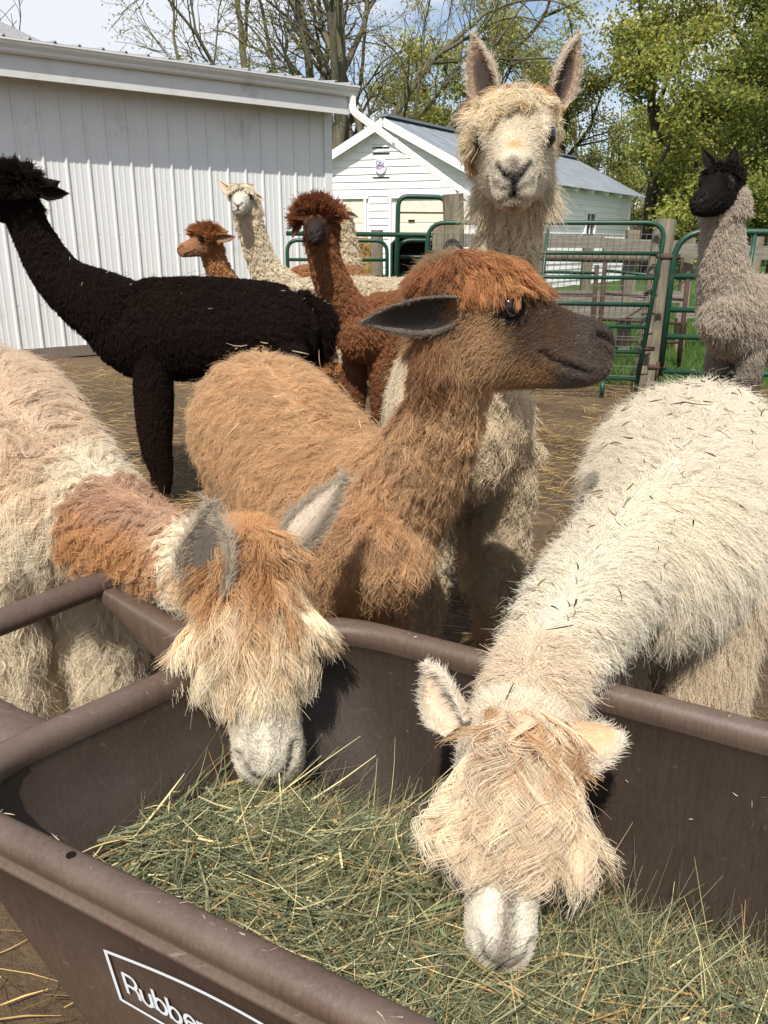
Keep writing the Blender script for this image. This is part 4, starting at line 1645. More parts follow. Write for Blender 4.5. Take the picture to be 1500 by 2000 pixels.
def alpaca(spec):
    """one animal: body mesh, ears, eyes, toes, fleece and topknot"""
    rng = np.random.default_rng(spec.get('seed', 1))
    st = spec['style']
    root = empty(spec.get('name', 'alpaca'), tuple(spec['base']), spec['label'], spec.get('cat', 'alpaca'), spec.get('group'))
    lofts = [Loft(p, *a) if not isinstance(a, dict) else Loft(p, **a) for p, a in spec['lofts']]
    mb = MB()
    for l in lofts:
        l.mesh(mb)
    O, Nn = np.asarray(spec['poll'], float), np.asarray(spec['nose'], float)
    sc = np.linalg.norm(Nn - O) / 0.270 * 0.995
    # the nose tip lies at (0.27, 0, -0.042): turn the frame so the head axis ends there
    R = frame_from(O, Nn, spec['head_up'])
    k = math.atan2(0.042, 0.27)
    rot = np.array([[math.cos(k), 0, -math.sin(k)], [0, 1, 0], [math.sin(k), 0, math.cos(k)]])
    R = R @ rot.T if False else R @ np.array([[math.cos(k), 0, -math.sin(k)], [0, 1, 0], [math.sin(k), 0, math.cos(k)]])
    hw = spec.get('head_w', 1.0)
    toW = lambda Q: O + (np.asarray(Q) * np.array([1, hw, 1]) * sc) @ R.T
    toL = lambda Pw: ((np.asarray(Pw) - O) @ R) / sc / np.array([1, hw, 1])
    EYE_C, EYE_R = np.array(spec.get('eye', (0.092, 0.0560, 0.010))), spec.get('eye_r', 0.0210)
    h = catmull(HEAD, 26)
    th = np.arange(24) * 2 * PI / 24
    V, Fc = [], []
    for x, zc, ry, rz in h:
        ex = 0.86
        cy, sz = np.cos(th), np.sin(th)
        cy = np.sign(cy) * np.abs(cy) ** ex * (1 + (spec.get('muz', 1.0) - 1) * np.interp(x, [0.11, 0.19], [0, 1]))
        sz = np.sign(sz) * np.abs(sz) ** ex
        ring = np.stack([np.full(24, x), cy * ry, zc + sz * rz * np.where(sz > 0, 0.95, 1.0 + (spec.get('jaw', 1.0) - 1.0) * np.interp(x, [0.0, 0.06, 0.2, 0.27], [0, 1, 0.8, 0.3]))], 1)
        V.append(ring)
    for i in range(len(h) - 1):
        for j in range(24):
            a, b = i * 24 + j, i * 24 + (j + 1) % 24
            Fc.append((a, b, b + 24, a + 24))
    Fc.append(tuple(reversed(range(24))))
    Fc.append(tuple(range((len(h) - 1) * 24, len(h) * 24)))
    Vh = np.concatenate(V)
    mb.add(toW(Vh), Fc)
    # cheeks / orbits
    for sgn in (1, -1):
        v, f = uv_sphere((0, 0, 0), 1.0, 12, 8)
        c = EYE_C * np.array([1, sgn, 1])
        mb.add(toW(v * np.array([0.030, 0.020, 0.026]) + c + np.array([0, -sgn * 0.004, 0.004])), f)
    me = remesh(mb, spec['voxel'], spec.get('smooth', 4))
    V, T = mesh_arrays(me)
    # carve nostrils, lip and mouth
    N, fn = vert_normals(V, T)
    Ql = toL(V)
    ab = Ql * np.array([1, np.nan, 1])
    Qa = Ql.copy()
    Qa[:, 1] = np.abs(Qa[:, 1])
    near_head = (Ql[:, 0] > -0.08) & (Ql[:, 0] < 0.30) & (np.abs(Ql[:, 1]) < 0.1) & (np.abs(Ql[:, 2]) < 0.14)
    dn, _ = seg_dist(Qa, NOSTRIL)
    dp, _ = seg_dist(Qa, PHIL)
    dm, _ = seg_dist(Qa, MOUTH)
    de = np.linalg.norm(Qa - EYE_C, axis=1)
    dep = 0.015 * np.exp(-(dn / 0.006) ** 2) + 0.005 * np.exp(-(dp / 0.004) ** 2) + 0.006 * np.exp(-(dm / 0.0045) ** 2)
    dep -= 0.004 * np.exp(-((dn - 0.010) / 0.005) ** 2) + 0.0035 * np.exp(-((dm - 0.010) / 0.006) ** 2)
    dep += 0.006 * np.exp(-(de / 0.016) ** 2) - 0.003 * np.exp(-((de - 0.024) / 0.006) ** 2)
    V = V - N * (dep * sc * near_head)[:, None]
    # uneven fleece mass
    hz = np.clip((np.abs(Ql[:, 0]) > 0.28) * 1.0 + (~near_head) * 1.0, 0, 1)
    V = V + N * (spec.get('lump', 0.008) * hz * sn(V, 9.0, spec.get('seed', 1)))[:, None]
    me.vertices.foreach_set('co', V.astype(np.float32).ravel())
    me.update()
    N, fn = vert_normals(V, T)

    # ---- where is each point: part, t, direction along the part
    AP = np.concatenate([l.P for l in lofts])
    AR = np.concatenate([(l.rl + l.ru) / 2 for l in lofts])
    AT = np.concatenate([l.T for l in lofts])
    At = np.concatenate([np.linspace(0, 1, len(l.P)) for l in lofts])
    Ai = np.concatenate([np.full(len(l.P), i) for i, l in enumerate(lofts)])
    AU = np.concatenate([l.U for l in lofts])
    hx = np.linspace(-0.03, 0.25, 12)
    names = [l.part for l in lofts] + ['head']
    AP = np.concatenate([AP, toW(np.stack([hx, 0 * hx, np.interp(hx, HEAD[:, 0], HEAD[:, 1])], 1))])
    AR = np.concatenate([AR, np.interp(hx, HEAD[:, 0], (HEAD[:, 2] + HEAD[:, 3]) / 2) * sc])
    AT = np.concatenate([AT, np.tile(R[:, 0], (12, 1))])
    AU = np.concatenate([AU, np.tile(R[:, 2], (12, 1))])
    At = np.concatenate([At, (hx + 0.03) / 0.28])
    Ai = np.concatenate([Ai, np.full(12, len(lofts))])
    AR2 = AR.copy()

    def locate(P):
        out = np.empty(len(P), int)
        for a in range(0, len(P), 4000):
            d = np.linalg.norm(P[a:a + 4000, None, :] - AP[None], axis=2) - AR2[None]
            out[a:a + 4000] = d.argmin(1)
        return out

    class Info:
        pass

    def info(P, Nr):
        k = locate(P)
        I = Info()
        I.P, I.N = P, Nr
        I.part = np.array(names, dtype=object)[Ai[k]]
        I.t = At[k]
        I.T = AT[k]
        rel = (P - AP[k]) / AR[k][:, None]
        I.up = (rel * AU[k]).sum(1)             # 1 on the back, -1 on the belly
        I.side = (rel * np.cross(AT[k], AU[k])).sum(1)
        I.Q = toL(P)
        I.is_head = (I.part == 'head')
        return I

    I = info(V, N)
    skin_col = st['col'](I, rng)
    # dark bare skin at nose, mouth and eyes
    def dark(Q, c, is_head):
        Qa = Q.copy(); Qa[:, 1] = np.abs(Qa[:, 1])
        dn, _ = seg_dist(Qa, NOSTRIL); dp, _ = seg_dist(Qa, PHIL); dm, tm = seg_dist(Qa, MOUTH)
        de = np.linalg.norm(Qa - EYE_C, axis=1)
        w = np.maximum.reduce([1.3 * np.exp(-(dn / 0.0085) ** 2), 1.1 * np.exp(-(dp / 0.0085) ** 2), 1.0 * np.exp(-(dm / 0.006) ** 2), (de < spec.get('lid', 0.0275)) * 1.0])
        w = np.clip(w * is_head * st.get('nose_dark', 1.0), 0, 1)[:, None]
        return c * (1 - w) + np.array(st.get('nose_col', (0.035, 0.03, 0.028))) * w
    skin_col = skin_col * np.where(I.is_head & (I.Q[:, 0] > 0.05), 0.9, 0.55)[:, None]  # shade of the dense wool painted into the skin colour, itself duller than fleece
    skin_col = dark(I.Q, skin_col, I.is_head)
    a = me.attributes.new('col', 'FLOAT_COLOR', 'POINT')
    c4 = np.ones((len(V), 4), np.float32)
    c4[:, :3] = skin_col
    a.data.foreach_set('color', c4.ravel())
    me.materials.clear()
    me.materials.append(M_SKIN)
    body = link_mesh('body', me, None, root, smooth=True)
    me.name = 'alpaca_body'

    # ---- eyes
    for sgn in (1, -1):
        ce = EYE_C * np.array([1, sgn, 1])
        v, f = uv_sphere((0, 0, 0), EYE_R * sc)
        c = toW(ce - np.array([0, sgn * 0.002, 0]))
        mesh_np('eye', v + c, f, M_EYE, root, smooth=True)
    # ---- toes
    for P0, dirv in spec.get('toes', []):
        d = norm(np.array([dirv[0], dirv[1], 0.0]))
        s = np.array([-d[1], d[0], 0])
        for q in (-1, 1):
            b = MB()
            c = np.asarray(P0, float) + s * q * 0.022
            b.tube([c + np.array([0, 0, 0.035]) - d * 0.01, c + np.array([0, 0, 0.03]) + d * 0.012, c + np.array([0, 0, 0.018]) + d * 0.035, c + np.array([0, 0, 0.008]) + d * 0.055], [0.014, 0.019, 0.016, 0.006], seg=8)
            b.build('toe', M_TOE, root, smooth=True)

    # ---- fleece
    chunks = []
    px = spec['dist'] / 831.0                     # size of a render pixel there
    rad0 = st.get('rad', 0.36) * px
    depth = None
    # less fur where the picture frame never looks
    rel = V - CAMP
    yc = rel[:, 1] * _c - rel[:, 2] * _s
    xx = np.abs(rel[:, 0] / np.maximum(yc, 0.05)) * F_PX
    zz = (rel[:, 1] * _s + rel[:, 2] * _c) / np.maximum(yc, 0.05) * F_PX
    dens = np.where((xx > 900) | (zz < -1150), 0.18, 1.0)
    hidden = spec.get('hidden')
    if hidden is not None:
        dens = dens * np.where(hidden(V), 0.25, 1.0)
    bald = (I.part == 'head') & (I.Q[:, 0] > 0.03)
    densw = dens * np.where(bald, 0.0, 1.0)
    nl = spec['locks']
    P, Nr = sample(V, T, N, fn, nl, rng, densw)
    J = info(P, Nr)
    flow, Lm, lift, droop = st['flow'](J, rng)
    wob = np.stack([sn(P, st.get('wob_f', 16), 11), sn(P, st.get('wob_f', 16), 12), sn(P, st.get('wob_f', 16), 13)], 1)
    flow = norm(flow) + st.get('wob', 0.35) * wob
    col = st['col'](J, rng)
    chunks.append(strands(P, Nr, flow, st['len'] * Lm, lift, droop, st.get('wave', 0.08), st['lock_r'], spec['per'], st.get('clump', 0.8), col, rad0, rng, S=st.get('S', 7), freq=st.get('freq', 1.6), jit=st.get('jit', 0.12), colvar=st.get('colvar', .1)))
    # soft undercoat
    nu_ = int(nl * 1.2)
    P, Nr = sample(V, T, N, fn, nu_, rng, densw)
    J = info(P, Nr)
    flow, Lm, lift, droop = st['flow'](J, rng)
    wob = np.stack([sn(P, 14, 11), sn(P, 14, 12), sn(P, 14, 13)], 1)
    chunks.append(strands(P, Nr, norm(flow) + 0.2 * wob, st['len'] * Lm * st.get('under', 0.66), lift + 0.05, droop, 0.05, 0.009, 6, 0.15, st['col'](J, rng), rad0 * 0.8, rng, S=5, jit=0.15, colvar=0.08))
    # loose outer hairs
    nf = nl // 2
    P, Nr = sample(V, T, N, fn, nf, rng, densw)
    J = info(P, Nr)
    flow, Lm, lift, droop = st['flow'](J, rng)
    flow = norm(flow) + 0.28 * rng.normal(size=flow.shape)
    chunks.append(strands(P, Nr, flow, st['len'] * Lm * 1.0, lift + 0.18, droop, 0.10, 0.006, 3, 0.1, st['col'](J, rng), rad0 * 0.5, rng, S=6, jit=0.2))
    # ---- short face coat
    nfc = spec.get('face', 3000) * 4
    facew = dens * np.where((I.part == 'head') | ((I.part == 'neck') & (I.t > 0.85)), 1.0, 0.0)
    P, Nr = sample(V, T, N, fn, nfc, rng, facew + 1e-9)
    J = info(P, Nr)
    Q = J.Q
    Qa = Q.copy(); Qa[:, 1] = np.abs(Qa[:, 1])
    keep = (np.linalg.norm(Qa - EYE_C, axis=1) > spec.get('eye_clear', 0.0265)) & (seg_dist(Qa, NOSTRIL)[0] > 0.007) & (seg_dist(Qa, MOUTH)[0] > 0.0025)
    P, Nr = P[keep], Nr[keep]
    J = info(P, Nr)
    Q = J.Q
    back = -np.tile(R[:, 0], (len(P), 1)) + 0.5 * GRAV
    nkm = J.part == 'neck'
    back[nkm] = -0.5 * J.T[nkm] + GRAV
    x = Q[:, 0]
    lc = np.interp(x, [0.0, 0.06, 0.11, 0.16, 0.22, 0.27], st.get('face_len', [0.030, 0.022, 0.014, 0.009, 0.007, 0.006])) * sc
    cheek = np.clip((-Q[:, 2] - 0.03) / 0.05, 0, 1) * np.interp(x, [0.0, 0.1, 0.17], [1, 1, 0])
    lc = lc * (1 + st.get('cheek', 1.0) * cheek)
    c = dark(J.Q, st['col'](J, rng), J.is_head)
    chunks.append(strands(P, Nr, norm(back) + 0.12 * rng.normal(size=back.shape) + 0.25 * np.stack([sn(P, 30, 41), sn(P, 30, 42), sn(P, 30, 43)], 1), lc * 0.85, np.interp(x, [0, .1, .25], [0.6, 0.55, 0.45]), 0.15, 0.04, 0.004, spec.get('face_per', 3), 0.0, c, rad0 * 0.62, rng, S=5, jit=0.12, colvar=0.06))

    # ---- ears
    for e in spec['ears']:
        eb, et, face = e[:3]
        ew = e[3] if len(e) > 3 else 0.055
        Ve, Fe, ei = ear_mesh(eb, et, face, ew)
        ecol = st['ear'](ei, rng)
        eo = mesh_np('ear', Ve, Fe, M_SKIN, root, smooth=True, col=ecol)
        tri = []
        for q in Fe:
            tri += [(q[0], q[1], q[2]), (q[0], q[2], q[3])]
        tri = np.array(tri)
        En, efn = vert_normals(Ve, tri)
        ne = spec.get('ear_n', 900) * 3
        A = np.linalg.norm(efn, axis=1)
        kk = rng.choice(len(tri), ne, p=A / A.sum())
        r1, r2 = rng.random(ne), rng.random(ne)
        fl = r1 + r2 > 1
        r1[fl], r2[fl] = 1 - r1[fl], 1 - r2[fl]
        w3 = np.stack([r1, r2, 1 - r1 - r2], 1)
        P = (Ve[tri[kk]] * w3[:, :, None]).sum(1)
        Nr = norm((En[tri[kk]] * w3[:, :, None]).sum(1))
        uvi = (ei[tri[kk]] * w3[:, :, None]).sum(1)
        ex = norm(np.asarray(et) - np.asarray(eb))
        rim = np.clip((np.abs(uvi[:, 1]) - 0.6) / 0.4, 0, 1)
        Le = (0.0045 + 0.009 * rim * st.get('ear_fringe', 1.0)) * sc
        chunks.append(strands(P, Nr, np.tile(ex, (ne, 1)) + 0.3 * rng.normal(size=(ne, 3)), Le, 0.40, 0.05, 0.05, 0.003, 3, 0.0, st['ear'](uvi, rng), rad0 * 0.62, rng, S=5, jit=0.15, colvar=0.05))
    fm = M_FURDARK if st.get('darkfur') else M_FUR
    hair_object('fleece', chunks, root, fm)

    # ---- topknot
    tk = st.get('top')
    if tk:
        nt_ = spec.get('top_n', 500)
        Qv = I.Q
        zone = tk['zone'](Qv) * near_head * (np.linalg.norm(np.stack([Qv[:, 0], np.abs(Qv[:, 1]), Qv[:, 2]], 1) - EYE_C, axis=1) > tk.get('eye_gap', 0.022))
        P, Nr = sample(V, T, N, fn, nt_, rng, zone * 1.0 + 1e-9)
        J = info(P, Nr)
        cr = toW(np.array(tk.get('crown', (0.0, 0, 0.07))))
        radial = P - cr
        fl = norm(radial) * 0.8 + R[:, 0] * tk.get('fwd', 0.2) + tk.get('grav', 0.5) * GRAV
        fl = fl + tk.get('mess', 0.3) * np.stack([sn(P, 40, 21), sn(P, 40, 22), sn(P, 40, 23)], 1)
        tc_ = tk['col'](J, rng)
        x = J.Q[:, 0]
        Lt = tk['len'] * (tk['lenf'](J.Q) if 'lenf' in tk else 1.0)
        ch = [strands(P, Nr, fl, Lt, tk.get('lift', 0.6), tk.get('droop', 0.8), tk.get('wave', 0.08), tk.get('lock_r', 0.009), spec.get('top_per', 22), tk.get('clump', 0.75), tc_, rad0, rng, S=11, cpow=tk.get('cpow', 0.6), freq=tk.get('freq', 1.5), jit=tk.get('jit', 0.08), colvar=tk.get('colvar', .16))]
        n2 = nt_ // 2
        k2 = rng.integers(0, nt_, n2)
        ch.append(strands(P[k2] + 0.004 * rng.normal(size=(n2, 3)), Nr[k2], fl[k2] + 0.5 * rng.normal(size=(n2, 3)), (Lt if np.isscalar(Lt) else Lt[k2]) * 0.85, tk.get('lift', 0.6) + 0.1, tk.get('droop', 0.8), 0.1, 0.006, 3, 0.1, tc_[k2], rad0 * 0.5, rng, S=8, jit=0.18))
        hair_object('topknot', ch, root, fm)
    spec['V'], spec['T'], spec['N'], spec['fn'] = V, T, N, fn
    return root


def legs(front, rear, k=1.0, w=1.0):
    """front / rear: list of (top, knee, fetlock, foot)"""
    out = []
    for pts in front:
        out.append(('leg', dict(pts=pts, rl=[0.066 * k * w, 0.064 * k * w, 0.05 * k * w, 0.040 * k, 0.036 * k], up=(0.3, 1, 0))))
    for pts in rear:
        out.append(('leg', dict(pts=pts, rl=[0.085 * k * w, 0.078 * k * w, 0.055 * k * w, 0.042 * k, 0.036 * k], up=(0.3, 1, 0))))
    return out


def auto_legs(wither, rump, hz=1.0, half=0.095, k=1.0, w=1.0, z0=0.04, skew=(0, 0, 0, 0)):
    """four standing legs under a trunk axis running from wither to rump"""
    wv, rv = np.asarray(wither, float), np.asarray(rump, float)
    d = rv - wv
    d[2] = 0
    d = norm(d)
    s = np.array([-d[1], d[0], 0])
    fr, re, toes = [], [], []
    for i, q in enumerate((-1, 1)):
        top = wv + s * q * half + d * 0.03 + np.array([0, 0, -0.06])
        g = np.array([top[0], top[1], 0]) + d * skew[i]
        zt = top[2]
        fr.append([top, top * .5 + g * .5 + np.array([0, 0, zt * .12]) - d * 0.012, g + np.array([0, 0, zt * 0.36]) - d * 0.015, g + np.array([0, 0, z0 + 0.09]), g + np.array([0, 0, z0]) - d * 0.015])
        toes.append((g - d * 0.02, -d))
        top = rv + s * q * half + d * 0.0 + np.array([0, 0, -0.05])
        g = np.array([top[0], top[1], 0]) + d * (0.05 + skew[2 + i])
        re.append([top, top * .55 + g * .45 - d * 0.05, g + np.array([0, 0, zt * 0.50]) + d * 0.06, g + np.array([0, 0, z0 + 0.10]) + d * 0.01, g + np.array([0, 0, z0]) - d * 0.01])
        toes.append((g - d * 0.02, -d))
    return legs(fr, re, k, w), toes

# ------------------------------------------------------------------ coats
def C(*c): return np.array(c, float)


def smooth01(x, a, b):
    t = np.clip((x - a) / (b - a), 0, 1)
    return t * t * (3 - 2 * t)


def mixc(c, d, w):
    w = np.clip(w, 0, 1)[:, None]
    return c * (1 - w) + d * w


def flow_std(J, rng, trunk=(1.0, 0.9), neck=(0.6, 0.8), lens=(1.0, 0.7, 0.6, 0.5), lift=0.35, droop=0.55):
    n = len(J.P)
    tr = J.part == 'trunk'; nk = J.part == 'neck'; lg = J.part == 'leg'; hd = J.part == 'head'; tl = J.part == 'tail'
    fl = np.zeros((n, 3))
    fl[tr] = J.T[tr] * trunk[0] * 0.6 + GRAV * trunk[1]
    fl[nk] = -J.T[nk] * neck[0] + GRAV * neck[1]
    fl[lg] = GRAV + 0.25 * J.N[lg]
    fl[hd] = -J.T[hd] + 0.4 * GRAV
    fl[tl] = J.T[tl] + 0.4 * GRAV
    L = np.ones(n)
    L[tr] = lens[0]; L[nk] = lens[1] + (lens[0] - lens[1]) * smooth01(-J.t[nk], -0.4, 0.0)
    L[lg] = lens[2] * (1.1 - 0.5 * J.t[lg]); L[hd] = lens[3]; L[tl] = lens[0] * 2.6
    li = np.full(n, lift)
    dr = np.full(n, droop)
    return fl, L, li, dr


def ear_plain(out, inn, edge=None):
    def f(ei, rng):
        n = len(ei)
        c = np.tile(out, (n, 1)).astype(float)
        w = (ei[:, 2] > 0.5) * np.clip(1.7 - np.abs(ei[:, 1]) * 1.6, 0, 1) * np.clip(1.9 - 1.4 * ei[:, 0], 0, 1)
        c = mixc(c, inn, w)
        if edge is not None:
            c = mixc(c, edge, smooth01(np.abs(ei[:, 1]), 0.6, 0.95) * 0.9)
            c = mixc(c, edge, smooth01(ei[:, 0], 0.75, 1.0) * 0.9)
        return c
    return f


CREAM = C(0.84, 0.755, 0.595)
WHITE = C(0.74, 0.68, 0.56)
YEL = C(0.66, 0.51, 0.30)
TAN = C(0.62, 0.37, 0.18)
PINK = C(0.56, 0.42, 0.33)


# A: cream and tan, long wavy locks
def col_a(J, rng):
    P = J.P
    n1, n2 = sn(P, 14, 3), sn(P, 5, 4)
    c = np.tile(CREAM, (len(P), 1)) * (1 + 0.06 * n1)[:, None]
    tr, nk, hd, lg = (J.part == k for k in ('trunk', 'neck', 'head', 'leg'))
    c = mixc(c, C(0.70, 0.45, 0.25), tr * smooth01(J.up + 0.25 * n2, 0.2, 0.9) * 0.38)
    c = mixc(c, PINK, tr * smooth01(J.up + 0.15 * n1, 0.62, 0.95) * 0.32)
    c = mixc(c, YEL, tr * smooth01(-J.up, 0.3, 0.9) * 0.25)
    # tan saddle on the neck, pale ring at its base and behind the ears
    band = smooth01(J.t + 0.05 * n1, 0.22, 0.30) * (1 - smooth01(J.t + 0.05 * n1, 0.66, 0.78))
    c = mixc(c, C(0.57, 0.31, 0.135), nk * band * smooth01(J.up + 0.18 * n2, -0.55, -0.05) * 0.95)
    c = mixc(c, C(0.52, 0.37, 0.29), nk * band * smooth01(J.up, 0.55, 0.95) * 0.6)
    c = mixc(c, C(0.64, 0.40, 0.22), nk * smooth01(J.t, 0.85, 0.98) * smooth01(J.up, -0.2, 0.5) * 0.8)
    # head: tan poll, white face
    c = mixc(c, C(0.62, 0.34, 0.14), hd * (1 - smooth01(J.Q[:, 0] + 0.02 * n1, 0.03, 0.10)) * 0.9)
    c = mixc(c, WHITE, hd * smooth01(J.Q[:, 0], 0.10, 0.15))
    c = mixc(c, C(0.22, 0.20, 0.18), hd * smooth01(J.Q[:, 0], 0.16, 0.21) * np.exp(-((np.abs(J.Q[:, 1]) - 0.016) / 0.014) ** 2) * smooth01(J.Q[:, 2], -0.05, -0.01) * 0.55)
    c = mixc(c, C(0.66, 0.42, 0.16), lg * smooth01(J.t, 0.3, 0.8) * 0.7)
    return c


def topcol_a(J, rng):
    n = len(J.P)
    r = rng.random(n)
    ang = J.Q[:, 1]
    w = np.clip(1.25 - (J.Q[:, 0] + 0.03) / 0.085, 0, 1)            # tan behind, pale locks in front
    c = np.tile(C(0.61, 0.37, 0.185), (n, 1))
    pale = np.clip(0.90 - 1.0 * w + 0.8 * (r - 0.5), 0, 1)
    pale = np.maximum(pale, smooth01(np.abs(ang), 0.030, 0.055) * 0.45 * (r > 0.35))
    c = mixc(c, C(0.85, 0.76, 0.57), pale)
    c = mixc(c, C(0.40, 0.21, 0.09), (rng.random(n) < 0.18) * w)
    return c


STYLE_A = dict(len=0.082, lock_r=0.0075, clump=0.85, jit=0.05, wave=0.15, freq=1.7, wob=0.45, wob_f=13, rad=0.32, colvar=0.12, S=8,
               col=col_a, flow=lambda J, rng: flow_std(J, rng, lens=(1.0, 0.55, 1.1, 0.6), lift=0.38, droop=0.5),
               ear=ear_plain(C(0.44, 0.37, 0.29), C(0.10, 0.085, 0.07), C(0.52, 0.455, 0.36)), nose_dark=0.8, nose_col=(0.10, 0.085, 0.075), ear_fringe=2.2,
               top=dict(zone=lambda Q: (Q[:, 0] < 0.115) * (Q[:, 0] > -0.035) * (Q[:, 2] > -0.01 + 0.15 * np.maximum(Q[:, 0] - 0.06, 0)) * (((np.abs(Q[:, 1]) < 0.04) | (Q[:, 0] > 0.03)) & ((Q[:, 1] > -0.035) | (Q[:, 0] > 0.055))), lenf=lambda Q: np.where(np.abs(Q[:, 1]) > 0.035, 0.74, 1.0), len=0.115, crown=(-0.03, 0, 0.0), col=topcol_a,
                        fwd=0.9, grav=0.5, lift=0.40, droop=0.75, wave=0.08, lock_r=0.010, clump=0.88, cpow=0.5, jit=0.045, mess=0.25, freq=1.2))


# B: white, straight glossy fibre, curly cream forelock
def col_b(J, rng):
    P = J.P
    n1, n2 = sn(P, 12, 5), sn(P, 4, 6)
    c = np.tile(C(0.81, 0.75, 0.62), (len(P), 1)) * (1 + 0.03 * n1)[:, None]
    tr, nk, hd, lg = (J.part == k for k in ('trunk', 'neck', 'head', 'leg'))
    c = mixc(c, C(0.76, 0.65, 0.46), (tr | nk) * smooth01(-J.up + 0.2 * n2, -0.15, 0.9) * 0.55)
    c = mixc(c, C(0.78, 0.70, 0.60), tr * smooth01(J.up, 0.80, 0.98) * 0.6)
    c = mixc(c, C(0.74, 0.60, 0.44), nk * smooth01(J.t, 0.75, 1.0) * smooth01(J.up, -.2, .6) * 0.6)
    c = mixc(c, C(0.62, 0.47, 0.29), lg * 0.5)
    c = mixc(c, C(0.76, 0.71, 0.61), hd * smooth01(J.Q[:, 0], 0.10, 0.14))
    c = mixc(c, C(0.20, 0.17, 0.14), hd * smooth01(J.Q[:, 0], 0.15, 0.18) * np.exp(-(J.Q[:, 1] / (0.012 + 0.02 * smooth01(J.Q[:, 0], 0.24, .27))) ** 2) * smooth01(J.Q[:, 2], -0.04, -0.015) * 0.9)
    return c


def topcol_b(J, rng):
    n = len(J.P)
    c = np.tile(C(0.78, 0.62, 0.44), (n, 1))
    r = rng.random(n)
    c = mixc(c, C(0.84, 0.74, 0.57), r)
    c = mixc(c, C(0.60, 0.40, 0.23), (1 - smooth01(J.Q[:, 0], -0.02, 0.03)) * (rng.random(n) < 0.45))
    c = mixc(c, C(0.82, 0.75, 0.62), smooth01(J.Q[:, 0], 0.08, 0.12) * 0.7)
    return c


STYLE_B = dict(len=0.075, lock_r=0.007, clump=0.72, wave=0.075, freq=1.3, wob=0.28, wob_f=9, rad=0.30, colvar=0.07,
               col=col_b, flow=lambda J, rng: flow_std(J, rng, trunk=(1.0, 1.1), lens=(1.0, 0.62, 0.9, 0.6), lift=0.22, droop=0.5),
               ear=ear_plain(C(0.64, 0.42, 0.25), C(0.56, 0.45, 0.35), C(0.80, 0.74, 0.63)), nose_dark=0.8, nose_col=(0.12, 0.10, 0.09), ear_fringe=1.5,
               top=dict(zone=lambda Q: (Q[:, 0] < 0.105) * (Q[:, 0] > -0.03) * (Q[:, 2] > -0.03) * ((np.abs(Q[:, 1]) < 0.034) | (Q[:, 0] > 0.035)), len=0.084, crown=(-0.02, 0, 0.0), col=topcol_b,
                        fwd=0.35, grav=0.45, lift=0.52, droop=0.8, wave=0.13, lock_r=0.009, clump=0.90, cpow=0.5, jit=0.04, colvar=0.2, mess=0.32, freq=1.7))


# C: fawn, dense crimped clumps, dark face, rust forelock
def col_c(J, rng):
    P = J.P
    n1, n2 = sn(P, 13, 7), sn(P, 4, 8)
    c = np.tile(C(0.59, 0.385, 0.215), (len(P), 1)) * (1 + 0.10 * n1)[:, None]
    tr, nk, hd, lg = (J.part == k for k in ('trunk', 'neck', 'head', 'leg'))
    c = mixc(c, C(0.43, 0.235, 0.115), tr * (1 - smooth01(J.t + 0.12 * n2, 0.15, 0.5)) * smooth01(J.up + 0.2 * n1, 0.35, 0.85) * 0.75)
    c = mixc(c, C(0.64, 0.45, 0.275), tr * smooth01(J.t, 0.4, 0.9) * 0.5)
    c = mixc(c, C(0.33, 0.16, 0.075), nk * smooth01(J.up + 0.1 * n1, 0.55, 0.95) * smooth01(J.t, 0.25, 0.5) * 0.8)
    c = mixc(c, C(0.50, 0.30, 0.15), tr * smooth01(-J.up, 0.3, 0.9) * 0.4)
    x, z = J.Q[:, 0], J.Q[:, 2]
    face = C(0.125, 0.082, 0.056)
    w = smooth01(x + 0.45 * z + 0.014 * n1, 0.045, 0.105)
    c = mixc(c, C(0.25, 0.15, 0.09), hd * (1 - smooth01(x, 0.02, 0.06)) * 0.7)
    c = mixc(c, face, hd * w * 0.92)
    c = mixc(c, C(0.42, 0.25, 0.12), hd * w * smooth01(-z + 0.006 * n1, 0.035, 0.085) * (1 - smooth01(x, 0.15, 0.22)) * 0.85)
    c = mixc(c, C(0.150, 0.118, 0.098), hd * smooth01(x, 0.17, 0.22) * 0.8)
    c = mixc(c, C(0.30, 0.17, 0.09), lg * smooth01(J.t, 0.2, 0.6) * 0.7)
    return c


def topcol_c(J, rng):
    n = len(J.P)
    c = np.tile(C(0.43, 0.19, 0.08), (n, 1))
    c = mixc(c, C(0.55, 0.29, 0.13), rng.random(n))
    c = mixc(c, C(0.26, 0.10, 0.045), (1 - smooth01(J.Q[:, 0], -0.03, 0.03)) * 0.7)
    return c


STYLE_C = dict(under=0.55, len=0.052, lock_r=0.0078, clump=0.90, wave=0.12, freq=1.5, wob=0.5, wob_f=20, rad=0.29, colvar=0.17,
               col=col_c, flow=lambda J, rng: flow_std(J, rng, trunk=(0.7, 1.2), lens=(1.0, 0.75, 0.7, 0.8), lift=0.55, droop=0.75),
               ear=ear_plain(C(0.17, 0.135, 0.105), C(0.045, 0.035, 0.03), C(0.20, 0.165, 0.135)), nose_col=(0.013, 0.011, 0.010), ear_fringe=0.3, face_len=[0.034, 0.021, 0.013, 0.009, 0.0075, 0.0065], cheek=1.4,
               top=dict(zone=lambda Q: (Q[:, 0] < 0.105) * (Q[:, 0] > -0.06) * (Q[:, 2] > 0.036), lenf=lambda Q: np.where(np.abs(Q[:, 1]) > 0.03, np.where(Q[:, 0] > 0.06, 0.5, 0.80), 1.0), len=0.060, crown=(0.0, 0, 0.03), col=topcol_c,
                        fwd=0.55, grav=0.45, lift=0.85, droop=0.98, wave=0.11, lock_r=0.008, clump=0.86, jit=0.06, mess=0.6))


